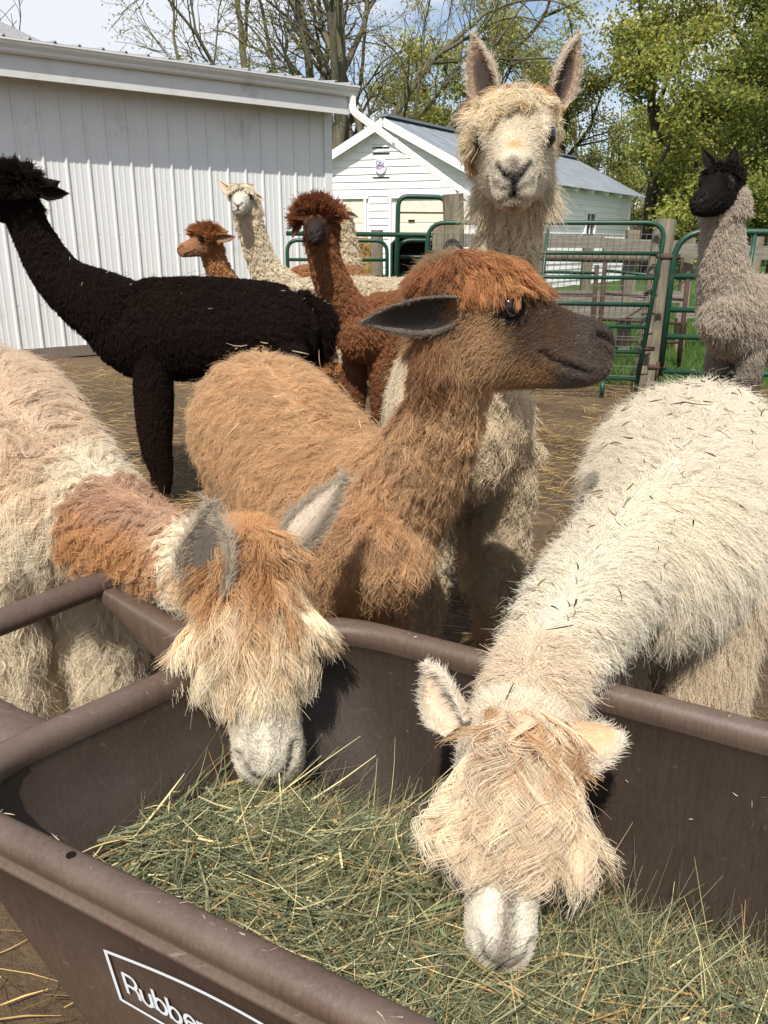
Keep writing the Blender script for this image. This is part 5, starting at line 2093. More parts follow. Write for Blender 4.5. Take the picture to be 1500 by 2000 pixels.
# D: cream, curling ringlets
def col_d(J, rng):
    P = J.P
    n1, n2 = sn(P, 14, 9), sn(P, 5, 10)
    c = np.tile(C(0.68, 0.585, 0.43), (len(P), 1)) * (1 + 0.07 * n1)[:, None]
    tr, nk, hd, lg = (J.part == k for k in ('trunk', 'neck', 'head', 'leg'))
    c = mixc(c, C(0.70, 0.50, 0.30), (tr | nk) * smooth01(n2, 0.1, 0.9) * 0.35)
    c = mixc(c, C(0.62, 0.42, 0.22), lg * smooth01(J.t + 0.2 * n1, 0.25, 0.8) * 0.75)
    x, y, z = J.Q.T
    c = mixc(c, C(0.72, 0.65, 0.52), hd * smooth01(x, 0.07, 0.12))
    c = mixc(c, C(0.74, 0.40, 0.16), hd * np.exp(-((x - 0.205) / 0.018) ** 2 - (y / 0.012) ** 2) * smooth01(z, -0.04, -0.01) * 0.9)
    c = mixc(c, C(0.16, 0.13, 0.11), hd * smooth01(x, 0.238, 0.262) * np.exp(-(y / 0.017) ** 2) * 0.85)
    c = mixc(c, C(0.66, 0.47, 0.27), hd * smooth01(-z, 0.06, 0.085) * smooth01(x, 0.15, 0.22) * 0.5)
    return c


def topcol_d(J, rng):
    n = len(J.P)
    c = np.tile(C(0.76, 0.67, 0.49), (n, 1))
    c = mixc(c, C(0.72, 0.56, 0.34), (rng.random(n) < 0.35) * 0.7)
    c = mixc(c, C(0.50, 0.22, 0.07), (1 - smooth01(J.Q[:, 0], -0.03, 0.0)) * 0.9)
    c = mixc(c, C(0.46, 0.22, 0.08), smooth01(np.abs(J.Q[:, 1]), 0.05, 0.065) * (rng.random(n) < 0.3))
    return c


def ear_d(ei, rng):
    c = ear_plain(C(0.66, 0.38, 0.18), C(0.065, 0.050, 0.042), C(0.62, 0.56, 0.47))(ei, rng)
    return c


STYLE_D = dict(under=0.55, len=0.062, lock_r=0.0075, clump=0.85, wave=0.20, freq=1.9, wob=0.6, wob_f=16, rad=0.36, colvar=0.12,
               col=col_d, flow=lambda J, rng: flow_std(J, rng, lens=(1.0, 0.62, 0.95, 0.8), lift=0.42, droop=0.65),
               ear=ear_d, nose_col=(0.018, 0.016, 0.015), ear_fringe=1.2, face_len=[0.035, 0.030, 0.014, 0.008, 0.006, 0.005], cheek=1.6,
               top=dict(eye_gap=0.03, zone=lambda Q: ((Q[:, 0] < 0.072) * (Q[:, 0] > -0.05) * (Q[:, 2] > 0.034) * ((Q[:, 1] < 0.022) | (Q[:, 0] < 0.02))) | ((Q[:, 0] < np.where(Q[:, 1] > 0, 0.0, 0.04)) * (Q[:, 0] > -0.05) * (Q[:, 2] > 0.0)), lenf=lambda Q: np.where(Q[:, 1] < -0.02, 1.1, 0.9), len=0.066, crown=(0.0, 0, 0.02), col=topcol_d,
                        fwd=0.35, grav=0.5, lift=0.45, droop=0.95, wave=0.17, lock_r=0.009, clump=0.9, jit=0.05, mess=0.4, freq=1.8))


def plain_style(base, dark=None, ln=0.035, lock=0.012, top=None, topcol=None, toplen=0.06, headc=None, headx=0.06, earc=None, wob=0.5, droop=0.5, lift=0.55, wave=0.06, legc=None, lens=(1, .8, .8, .7), rad=0.42, **kw):
    dark = base * 0.75 if dark is None else dark

    def col(J, rng):
        n1 = sn(J.P, 10, 3)
        c = np.tile(base, (len(J.P), 1)) * (1 + 0.08 * n1)[:, None]
        c = mixc(c, dark, smooth01(sn(J.P, 4, 8), 0.0, 0.9) * 0.6)
        hd = J.part == 'head'
        if headc is not None:
            c = mixc(c, headc, hd * smooth01(J.Q[:, 0], headx, headx + 0.04))
        if legc is not None:
            c = mixc(c, legc, (J.part == 'leg') * smooth01(J.t, 0.0, 0.35))
        return c

    def tcol(J, rng):
        n = len(J.P)
        b = base if topcol is None else topcol
        return np.tile(b, (n, 1)) * rng.uniform(0.75, 1.2, (n, 1))
    d = dict(len=ln, lock_r=lock, clump=0.7, wave=wave, wob=wob, rad=rad, col=col, flow=lambda J, rng: flow_std(J, rng, lens=lens, lift=lift, droop=droop),
             ear=ear_plain(*(earc or (base, base * 0.5, None))), ear_fringe=0.5)
    if top != 'none':
        d['top'] = dict(zone=lambda Q: (Q[:, 0] < 0.085) * (Q[:, 0] > -0.06) * (Q[:, 2] > 0.0 + 0.3 * np.maximum(Q[:, 0], 0)), len=toplen, crown=(0.01, 0, 0.0), col=tcol, fwd=0.15, grav=0.1, lift=1.05, droop=0.25, wave=0.05, lock_r=0.014, clump=0.55, mess=0.25)
        d['top'].update(kw.get('topkw', {}))
    d.update({k: v for k, v in kw.items() if k != 'topkw'})
    return d


# ------------------------------------------------------------------ the herd
HERD = []
GRP = 'alpacas and a llama gathered in the yard'


def animal(**k):
    k['group'] = GRP
    HERD.append(k)
    return k


# A  left, eating
tA = [at(135, 1010, 1.45), at(60, 985, 1.54), at(-30, 860, 1.9), at(-110, 800, 2.2), at(-150, 790, 2.32)]
lgA, toA = auto_legs(tA[1], tA[3], k=1.15, w=1.05)
animal(label='cream alpaca with a tan neck band and long straight forelock, eating from the trough', base=(tA[1][0], tA[1][1], 0), seed=11, dist=1.35,
       lofts=[('trunk', dict(pts=tA, rl=[.085, .150, .185, .17, .10], ru=[.095, .170, .20, .19, .11])),
              ('neck', dict(pts=[at(90, 965, 1.54), at(220, 1035, 1.42), at(342, 1092, 1.325), at(445, 1120, 1.27)], rl=[.115, .082, .066, .058], ru=[.125, .092, .072, .062]))] + lgA,
       poll=at(478, 1115, 1.265), nose=at(530, 1522, 1.045), head_up=(0.05, -0.8, 0.6), voxel=0.0075, style=STYLE_A, locks=8500, per=15, face=3500, top_n=560, top_per=40, toes=toA,
       ears=[(at(405, 1165, 1.135), at(410, 985, 1.16), (-0.15, -0.97, -0.1), 0.090), (at(552, 1080, 1.24), at(668, 938, 1.30), (0.35, 0.6, 0.35), 0.058)], ear_n=1500)
# B  right, eating
tB = [at(1265, 1120, 1.33), at(1310, 1070, 1.46), at(1335, 960, 1.75), at(1352, 890, 2.0), at(1352, 860, 2.1)]
lgB, toB = auto_legs(tB[1], tB[3], k=1.15, w=1.1, half=0.085)
animal(label='white alpaca with curly cream forelock and hay-flecked back, eating from the trough', base=(tB[1][0], tB[1][1], 0), seed=12, dist=1.3,
       lofts=[('trunk', dict(pts=tB, rl=[.09, .155, .200, .195, .11], ru=[.10, .165, .185, .18, .11])),
              ('neck', dict(pts=[at(1300, 1035, 1.47), at(1195, 1125, 1.28), at(1112, 1228, 1.1), at(1040, 1345, .98)], rl=[.12, .088, .072, .060], ru=[.125, .09, .072, .062]))] + lgB,
       poll=at(1008, 1445, .92), nose=at(975, 1885, .748), head_up=(0.02, -0.75, 0.65), voxel=0.0075, style=STYLE_B, locks=10500, per=14, face=3500, top_n=620, top_per=34, toes=toB,
       ears=[(at(905, 1412, .905), at(830, 1298, .95), (-0.75, -0.45, 0.1), 0.082), (at(1095, 1436, .892), at(1212, 1438, .915), (0.0, 0.15, -1.0), 0.085)], ear_n=1500)
# C  centre
tC = [at(760, 1050, 1.5), at(685, 1030, 1.63), at(590, 915, 1.95), at(505, 820, 2.25), at(470, 800, 2.36)]
lgC, toC = auto_legs(tC[1], tC[3], k=1.1, w=1.0, half=0.06)
animal(label='fawn alpaca with dark brown face in profile and a rust forelock, standing behind the trough', base=(tC[1][0], tC[1][1], 0), seed=13, dist=1.6,
       lofts=[('trunk', dict(pts=tC, rl=[.09, .150, .178, .18, .10], ru=[.10, .148, .172, .188, .11])),
              ('neck', dict(pts=[at(720, 990, 1.64), at(805, 925, 1.53), at(864, 810, 1.45), at(878, 700, 1.42), at(890, 630, 1.41)], rl=[.14, .090, .060, .057, .060], ru=[.14, .100, .068, .064, .068], up=(0, -0.3, 1)))] + lgC,
       poll=at(882, 592, 1.41), nose=at(1192, 686, 1.375), jaw=1.22, head_up=(0.0, 0.0, 1), voxel=0.0075, style=STYLE_C, locks=13000, per=16, face=7000, top_n=420, top_per=28, toes=toC,
       ears=[(at(890, 596, 1.335), at(704, 632, 1.32), (0.1, -0.85, -0.45), 0.074), (at(880, 560, 1.47), at(800, 570, 1.60), (0.2, 0.9, -0.1), 0.06)], ear_n=1300)
# D  facing the camera
tD = [at(905, 850, 1.93), at(905, 828, 2.05), at(890, 790, 2.4), at(878, 772, 2.7), at(875, 765, 2.82)]
lgD, toD = auto_legs(tD[1], tD[3], k=1.1, w=1.0, half=0.1, skew=(0, 0, -0.12, 0.05))
animal(label='tall cream alpaca with pricked ears looking straight at the camera', base=(tD[1][0], tD[1][1], 0), seed=14, dist=1.9,
       lofts=[('trunk', dict(pts=tD, rl=[.09, .150, .178, .17, .10], ru=[.11, .18, .19, .18, .11])),
              ('neck', dict(pts=[at(908, 800, 2.02), at(925, 680, 1.95), at(975, 540, 1.87), at(1000, 430, 1.83), at(1005, 310, 1.81)], rl=[.14, .090, .062, .055, .054], ru=[.14, .10, .070, .062, .060], up=(0, 1, 0.2)))] + lgD,
       eye=(0.106, 0.0550, 0.006), eye_r=0.0250, eye_clear=0.0275, lid=0.0265, muz=0.87, poll=at(1005, 258, 1.80), nose=at(1003, 358, 1.55), head_w=0.98, head_up=(0.0, 0.3, 1), voxel=0.0075, style=STYLE_D, locks=8500, per=13, face=5500, top_n=420, top_per=26, toes=toD,
       ears=[(at(957, 212, 1.80), at(924, 68, 1.80), (-0.35, -0.92, 0), 0.062), (at(1082, 205, 1.80), at(1130, 68, 1.80), (0.4, -0.9, 0), 0.062)], ear_n=1300)
# E  black
BLACK = C(0.0170, 0.0102, 0.0078)
stE = plain_style(BLACK, C(0.050, 0.0225, 0.0135), darkfur=True, ln=0.024, lock=0.008, toplen=0.075, lift=0.6, wob=0.22, rad=0.36, clump=0.4, legc=C(0.020, 0.010, 0.0065), colvar=0.25, nose_dark=0.3)
tE = [at(195, 610, 3.75), at(265, 640, 3.8), at(400, 642, 3.85), at(535, 648, 3.95), at(580, 655, 4.0)]
lgE, toE = auto_legs(at(282, 660, 3.82), at(545, 660, 3.96), k=1.15, w=1.1)
animal(label='black alpaca standing side-on in front of the barn wall, head cut by the edge', base=(tE[1][0], tE[1][1], 0), seed=15, dist=3.9,
       lofts=[('trunk', dict(pts=tE, rl=[.10, .17, .20, .19, .11], ru=[.12, .215, .225, .215, .13])),
              ('neck', dict(pts=[at(222, 612, 3.79), at(122, 548, 3.76), at(64, 458, 3.73), at(34, 385, 3.71)], rl=[.15, .098, .078, .070], ru=[.17, .108, .08, .072], up=(0, -0.4, 1))),
              ('tail', dict(pts=[at(580, 600, 4.05), at(618, 628, 4.1), at(622, 682, 4.1)], rl=[.065, .075, .045]))] + lgE,
       poll=at(40, 372, 3.7), nose=at(-82, 415, 3.65), head_up=(0, 0, 1), voxel=0.011, lump=0.004, style=stE, locks=20000, per=6, face=900, top_n=500, top_per=18, toes=toE,
       ears=[(at(78, 374, 3.63), at(133, 378, 3.66), (0, -0.9, -0.3), 0.06), (at(78, 362, 3.78), at(115, 355, 3.9), (0, 0.9, 0), 0.06)], ear_n=400)
# F  red-brown, facing
RED = C(0.26, 0.108, 0.044)
stF = plain_style(RED, C(0.17, 0.062, 0.024), ln=0.032, lock=0.012, toplen=0.085, headc=C(0.045, 0.03, 0.026), headx=0.10, topcol=C(0.24, 0.088, 0.040), topkw=dict(lift=1.25, droop=0.1, grav=-0.1), lift=0.6, legc=C(0.17, 0.065, 0.028), colvar=0.15)
tF = [at(690, 655, 4.72), at(715, 645, 4.85), at(785, 632, 5.2), at(850, 625, 5.55), at(862, 622, 5.65)]
lgF, toF = auto_legs(tF[1], tF[3], k=1.1)
animal(label='red-brown alpaca with a fluffy round topknot and dark muzzle facing the camera', base=(tF[1][0], tF[1][1], 0), seed=16, dist=4.9,
       lofts=[('trunk', dict(pts=tF, rl=[.09, .15, .18, .17, .10], ru=[.11, .18, .19, .18, .11])),
              ('neck', dict(pts=[at(697, 640, 4.83), at(658, 575, 4.75), at(634, 505, 4.69), at(624, 440, 4.65)], rl=[.14, .10, .080, .074], up=(0, 1, 0.2)))] + lgF,
       poll=at(619, 432, 4.64), nose=at(612, 461, 4.41), head_up=(0, 0.2, 1), voxel=0.012, style=stF, locks=6500, per=10, face=1500, top_n=500, top_per=14, toes=toF,
       ears=[(at(588, 425, 4.62), at(572, 462, 4.62), (-0.2, -0.9, 0), 0.05), (at(650, 425, 4.62), at(664, 460, 4.62), (0.2, -0.9, 0), 0.05)], ear_n=250)
# G  white, behind
stG = plain_style(C(0.68, 0.60, 0.45), C(0.60, 0.48, 0.31), ln=0.05, lock=0.014, toplen=0.055, headc=C(0.66, 0.62, 0.54), wave=0.15, lift=0.5, colvar=0.12, earc=(C(0.8, 0.68, 0.5), C(0.55, 0.42, 0.32), None), nose_col=(0.05, 0.04, 0.035), topkw=dict(droop=.8, lift=.7))
tG = [at(540, 592, 6.08), at(590, 600, 6.15), at(720, 600, 6.3), at(850, 600, 6.45), at(880, 600, 6.5)]
lgG, toG = auto_legs(tG[1], tG[3], k=1.1)
animal(label='white alpaca with one ear up, standing farther back against the barn wall', base=(tG[1][0], tG[1][1], 0), seed=17, dist=6.3,
       lofts=[('trunk', dict(pts=tG, rl=[.10, .17, .20, .19, .11], ru=[.12, .20, .205, .20, .12])),
              ('neck', dict(pts=[at(568, 590, 6.15), at(517, 525, 6.1), at(493, 455, 6.08), at(480, 395, 6.06)], rl=[.16, .10, .086, .08], up=(0, 1, 0.2)))] + lgG,
       poll=at(474, 382, 6.06), nose=at(465, 405, 5.81), head_up=(0, 0.2, 1), voxel=0.013, style=stG, locks=5000, per=9, face=1500, top_n=300, top_per=12, toes=toG,
       ears=[(at(453, 380, 6.05), at(427, 352, 6.05), (-0.3, -0.8, 0.2), 0.06), (at(494, 384, 6.05), at(514, 390, 6.05), (0.2, -0.8, 0), 0.055)], ear_n=250)
# H  small tan, profile
stH = plain_style(C(0.40, 0.185, 0.075), C(0.34, 0.15, 0.06), ln=0.026, lock=0.012, toplen=0.062, headc=C(0.42, 0.22, 0.115), topcol=C(0.36, 0.145, 0.05), lift=0.7, earc=(C(0.36, 0.22, 0.13), C(0.22, 0.13, 0.09), None), nose_col=(0.05, 0.03, 0.025))
tH = [at(470, 625, 5.45), at(500, 635, 5.52), at(570, 640, 5.75), at(620, 640, 5.9)]
lgH, toH = auto_legs(tH[1], tH[3], k=0.9, half=0.08)
animal(label='small tan alpaca with bushy topknot looking left, its body behind the black one', base=(tH[1][0], tH[1][1], 0), seed=18, dist=5.5,
       lofts=[('trunk', dict(pts=tH, rl=[.09, .14, .15, .10], ru=[.10, .15, .16, .12])),
              ('neck', dict(pts=[at(490, 615, 5.53), at(445, 560, 5.5), at(420, 510, 5.46), at(410, 475, 5.44)], rl=[.13, .085, .070, .062], up=(0, -.3, 1)))] + lgH,
       poll=at(411, 466, 5.42), nose=at(348, 489, 5.30), head_up=(0, -0.05, 1), voxel=0.012, style=stH, locks=3500, per=9, face=1500, top_n=320, top_per=14, toes=toH,
       ears=[(at(424, 465, 5.35), at(459, 463, 5.32), (0.1, -0.9, -0.2), 0.055), (at(420, 455, 5.5), at(445, 452, 5.6), (0, 0.9, 0), 0.055)], ear_n=300)
# I  white, turned away
stI = plain_style(C(0.66, 0.56, 0.40), C(0.58, 0.46, 0.29), ln=0.05, lock=0.015, toplen=0.05, wave=0.12, earc=(C(0.40, 0.36, 0.33), C(0.35, 0.22, 0.15), None))
tI = [at(690, 600, 8.0), at(690, 598, 8.15), at(670, 590, 8.6), at(660, 588, 8.9)]
lgI, toI = auto_legs(tI[1], tI[3], k=1.1)
animal(label='pale alpaca turned away, its neck and one ear showing behind the red-brown one', base=(tI[1][0], tI[1][1], 0), seed=19, dist=8.2,
       lofts=[('trunk', dict(pts=tI, rl=[.10, .16, .18, .12], ru=[.12, .19, .20, .13])),
              ('neck', dict(pts=[at(688, 585, 8.1), at(684, 530, 8.05), at(677, 470, 8.02), at(668, 425, 8.0)], rl=[.15, .10, .088, .08], up=(0, 1, 0.2)))] + lgI,
       poll=at(666, 417, 8.0), nose=at(635, 430, 8.15), head_up=(0, 0.0, 1), voxel=0.014, style=stI, locks=3000, per=8, face=400, top_n=160, top_per=10, toes=toI,
       ears=[(at(676, 416, 7.93), at(699, 424, 7.92), (0.2, -0.8, -.3), 0.06), (at(662, 405, 8.08), at(668, 390, 8.1), (0, .9, 0), 0.05)], ear_n=150)
# K  brown back
stK = plain_style(C(0.36, 0.17, 0.075), C(0.30, 0.13, 0.055), ln=0.03, lock=0.014, toplen=0.05)
tK = [at(560, 563, 7.15), at(585, 563, 7.2), at(640, 562, 7.3), at(688, 563, 7.45), at(700, 566, 7.5)]
lgK, toK = auto_legs(tK[1], tK[3], k=1.1)
animal(label='brown alpaca with only its back showing behind the white one', base=(tK[1][0], tK[1][1], 0), seed=20, dist=7.3,
       lofts=[('trunk', dict(pts=tK, rl=[.09, .16, .18, .17, .10], ru=[.11, .18, .185, .18, .11])),
              ('neck', dict(pts=[at(570, 570, 7.15), at(545, 605, 7.0), at(530, 650, 6.9), at(520, 690, 6.8)], rl=[.13, .09, .08, .07]))] + lgK,
       poll=at(518, 700, 6.78), nose=at(505, 755, 6.65), head_up=(0, -0.8, .5), voxel=0.014, style=stK, locks=3000, per=8, face=200, top_n=100, top_per=8, toes=toK,
       ears=[(at(505, 690, 6.75), at(490, 670, 6.75), (0, -.9, 0), 0.05), (at(530, 690, 6.75), at(545, 670, 6.75), (0, -.9, 0), 0.05)], ear_n=80)
# J  grey llama with black head
stJ = plain_style(C(0.47, 0.405, 0.33), C(0.36, 0.305, 0.245), darkfur=True, ln=0.055, lock=0.012, toplen=0.035, headc=C(0.018, 0.015, 0.014), headx=-0.12, earc=(C(0.04, 0.028, 0.022), C(0.02, 0.016, 0.014), None), lift=0.5, legc=C(0.05, 0.032, 0.026), lens=(1, .75, .55, .45), colvar=0.12, clump=0.3, wob=0.25, nose_dark=0.6, topcol=C(0.02, 0.017, 0.015))
tJ = [at(1415, 610, 4.33), at(1450, 618, 4.45), at(1560, 625, 4.75), at(1650, 630, 5.0), at(1680, 630, 5.08)]
lgJ, toJ = auto_legs(at(1440, 625, 4.45), tJ[3], k=1.0, w=0.9)
animal(name='llama', cat='llama', label='grey llama with a black head at the right edge, by the second green gate', base=(tJ[1][0], tJ[1][1], 0), seed=21, dist=4.5,
       lofts=[('trunk', dict(pts=tJ, rl=[.11, .18, .21, .19, .10], ru=[.13, .20, .215, .20, .11])),
              ('neck', dict(pts=[at(1432, 600, 4.42), at(1414, 535, 4.39), at(1412, 455, 4.38), at(1416, 385, 4.38)], rl=[.16, .118, .10, .096], up=(0, 1, 0.2)))] + lgJ,
       poll=at(1418, 356, 4.38), nose=at(1362, 396, 4.17), jaw=1.15, head_up=(0, 0.1, 1), voxel=0.012, style=stJ, locks=14000, per=6, face=2200, top_n=200, top_per=10, toes=toJ,
       ears=[(at(1390, 335, 4.36), at(1372, 290, 4.33), (0.3, -0.9, 0), 0.062), (at(1428, 332, 4.38), at(1436, 286, 4.36), (-0.4, -0.9, 0), 0.066)], ear_n=350)

import os
ONLY = os.environ.get('ONLY')
for i, k in enumerate(HERD):
    if ONLY and 'ABCDEFGHIKJ'[i] not in ONLY:
        continue
    alpaca(k)
# ------------------------------------------------------------------ trees
def bark(name, c, mossy=0.0):
    return mat(name, c, rough=0.95, var=0.35, scale=3, stretch=(4, 4, 0.8), bump=0.5, bscale=10, dirt=(0.10, 0.11, 0.04) if mossy else None, dirt_amt=mossy, dscale=1.5)


def grow(rng, base, d, L, r, lvl, P):
    """recursive limb; returns list of (points, radii) and twig tips"""
    tubes, tips = [], []
    stack = [(np.asarray(base, float), norm(d), L, r, 0)]
    while stack:
        p, d, L, r, lv = stack.pop()
        n = 7 if lv < 2 else (5 if lv < 4 else 4)
        pts, rad = [p], [r]
        dd = d.copy()
        for i in range(1, n):
            dd = norm(dd + P['wig'] * rng.normal(size=3) * (0.5 + 0.25 * lv) + np.array([0, 0, P['up'] * (0.4 if lv < 2 else P.get('up2', 0.4))]))
            pts.append(pts[-1] + dd * L / (n - 1))
            rad.append(r * (1 - (1 - P['taper']) * i / (n - 1)))
        tubes.append((np.array(pts), np.array(rad), lv))
        if lv >= P['levels']:
            for q in pts[1:]:
                tips.append((q, dd, lv))
            continue
        if lv >= P['levels'] - 1:
            for q in pts[2:]:
                tips.append((q, dd, lv))
        k = P['kids'][min(lv, len(P['kids']) - 1)]
        k = max(2, int(round(k + rng.normal() * 0.7)))
        for j in range(k):
            f = 1.0 if j == 0 else rng.uniform(P.get('low', 0.35), 1.0)
            x = f * (n - 1)
            i0 = min(n - 2, int(x))
            q = pts[i0] + (pts[i0 + 1] - pts[i0]) * (x - i0)
            rr = np.interp(f, [0, 1], [r, r * P['taper']])
            ax = norm(np.cross(dd, rng.normal(size=3)))
            ang = rng.uniform(*P['ang']) * (0.45 if j == 0 else 1.0)
            nd = norm(dd * math.cos(ang) + ax * math.sin(ang))
            sc_ = rng.uniform(0.62, 0.86) if j else rng.uniform(0.78, 0.95)
            stack.append((q, nd, L * sc_ * P.get('shrink', 0.9), rr * (0.9 if j == 0 else rng.uniform(0.45, 0.7)), lv + 1))
    return tubes, tips


def tree(name, label, base, P, leaves, seed, barkm, leafm, group=None, stems=None, cat='tree'):
    rng = np.random.default_rng(seed)
    root = empty(name, tuple(base), label, cat, group)
    tubes, tips = [], []
    for (d, L, r, off) in (stems or [((0, 0, 1), P['L'], P['r'], (0, 0, 0))]):
        t, q = grow(rng, np.asarray(base, float) + off, np.array(d, float), L, r, 0, P)
        tubes += t
        tips += q
    V, Fc, nb = [], [], 0
    for pts, rad, lv in tubes:
        seg = 8 if lv < 1 else (6 if lv < 3 else (4 if lv < 5 else 3))
        b = MB()
        b.tube(pts, np.maximum(rad, P.get('rmin', 0.008)), seg, cap=False)
        V.append(b.V[0])
        Fc += [tuple(i + nb for i in f) for f in b.F]
        nb += len(b.V[0])
    V = np.concatenate(V)
    mesh_np('trunk', V, np.array(Fc, np.int32), barkm, root, smooth=True)
    if leaves:
        T = np.array([q for q, d, lv in tips])
        n = leaves['n']
        k = rng.integers(0, len(T), n)
        c = T[k] + rng.normal(size=(n, 3)) * leaves['spread'] * [1, 1, 0.7]
        s = leaves['size'] * rng.uniform(0.6, 1.4, n)
        nrm = norm(rng.normal(size=(n, 3)) + [0, 0, leaves.get('flat', 0.6)])
        t1 = norm(np.cross(nrm, rng.normal(size=(n, 3))))
        t2 = np.cross(nrm, t1)
        quad = np.stack([c - t1 * s[:, None] * .6, c + t2 * s[:, None] * .45 + t1 * .1 * s[:, None], c + t1 * s[:, None] * .6 - nrm * s[:, None] * .15, c - t2 * s[:, None] * .45 + t1 * .1 * s[:, None]], 1)
        a = np.arange(n) * 4
        base_c = np.array(leaves['col'])
        clump = sn(c, leaves.get('cf', 0.9), seed)
        col = base_c * rng.uniform(0.65, 1.35, (n, 1)) * (1 + leaves.get('cv', 0.25) * clump)[:, None]
        yel = (rng.random(n) < leaves.get('yel', 0.25))[:, None]
        col = np.where(yel, col * [1.5, 1.15, 0.8], col)
        mesh_np('crown', quad.reshape(-1, 3), np.stack([a, a + 1, a + 2, a + 3], 1), leafm, root, col=np.repeat(np.clip(col, 0, .9), 4, axis=0))
    return root


M_LEAF = mat_attr('leaf', 0.55, 0.25, 0.5)
B_DARK, B_GREY, B_MOSS = bark('bark_dark', (0.075, 0.06, 0.048)), bark('bark_grey', (0.13, 0.11, 0.088)), bark('bark_mossy', (0.12, 0.105, 0.07), 0.45)

# budding tree over the barn roof: a fan of stems
PB = dict(L=4.2, r=0.28, wig=0.10, up=0.10, up2=0.05, taper=0.72, levels=6, kids=[3, 3, 3, 3, 2.5, 2.5], ang=(0.30, 0.85), shrink=0.84, rmin=0.008)
x0, y0 = at(640, 475, 32)[:2]
tree('budding_tree', 'large many-stemmed tree with few yellow-green buds, rising behind the barn', (x0, y0, 0), PB, dict(n=16000, spread=0.10, size=0.06, col=(0.30, 0.31, 0.07), yel=.4), 31, B_MOSS, M_LEAF, 'trees behind the buildings',
     stems=[((-0.46, -0.1, 1), 4.6, 0.26, (-0.5, 0, 0)), ((-0.18, 0.2, 1), 5.0, 0.30, (-0.3, 0, 0)), ((0.02, -0.1, 1), 5.2, 0.32, (0, 0, 0)), ((0.16, 0.1, 1), 5.0, 0.27, (0.4, 0, 0)), ((0.42, 0.0, 1), 4.8, 0.24, (0.6, 0, 0)), ((-0.75, 0.1, 0.8), 4.4, 0.17, (-0.5, 0, 0)), ((0.72, -0.2, 0.8), 4.2, 0.16, (0.6, 0, 0))])
# small bare tree at the far left
xl, yl = at(-10, 475, 38)[:2]
tree('bare_tree', 'thin bare tree at the upper left corner beyond the barn roof', (xl, yl, 0), dict(L=4.6, r=0.16, wig=0.10, up=0.15, taper=0.7, levels=4, kids=[3, 3, 3, 3], ang=(0.3, 0.8), shrink=0.86, rmin=0.012), None, 32, B_DARK, M_LEAF, 'trees behind the buildings')
xl, yl = at(110, 475, 44)[:2]
tree('bare_tree', 'faint bare treetop just showing above the barn roof', (xl, yl, 0), dict(L=3.6, r=0.14, wig=0.10, up=0.15, taper=0.7, levels=4, kids=[3, 3, 3, 3], ang=(0.3, 0.8), shrink=0.85, rmin=0.012), None, 33, B_DARK, M_LEAF, 'trees behind the buildings')

PM = dict(L=3.1, r=0.30, wig=0.12, up=0.03, up2=0.0, taper=0.72, levels=5, kids=[4, 3, 3, 3, 3], ang=(0.45, 1.05), shrink=0.90, rmin=0.014, low=0.25)
GLEAF = (0.30, 0.33, 0.085)
for i, (px, Y, s, n, lab, colr, sd) in enumerate((
        (1270, 33, 1.12, 62000, 'broad spring maple with dark spreading limbs, over the grey garage roof', GLEAF, 41),
        (905, 38, 1.10, 40000, 'light yellow-green maple left of the pricked ears, behind the garage ridge', (0.33, 0.35, 0.10), 42),
        (1520, 30, 1.05, 48000, 'dense green maple at the right edge behind the llama', (0.25, 0.29, 0.075), 43),
        (1080, 45, 1.22, 32000, 'farther maple filling the gap behind the pricked ears', (0.26, 0.28, 0.075), 44),
        (1400, 46, 1.25, 32000, 'farther maple between the broad maple and the right edge', (0.25, 0.27, 0.07), 45))):
    x, y = at(px, 475, Y)[:2]
    p = dict(PM)
    p['L'] *= s
    p['r'] *= s
    tree('maple_tree', lab, (x, y, 0), p, dict(n=n, spread=0.24 * s, size=0.090 * s, col=colr, cf=1.1, cv=.3, flat=.9, yel=.15), sd, B_DARK, M_LEAF, 'trees behind the buildings')


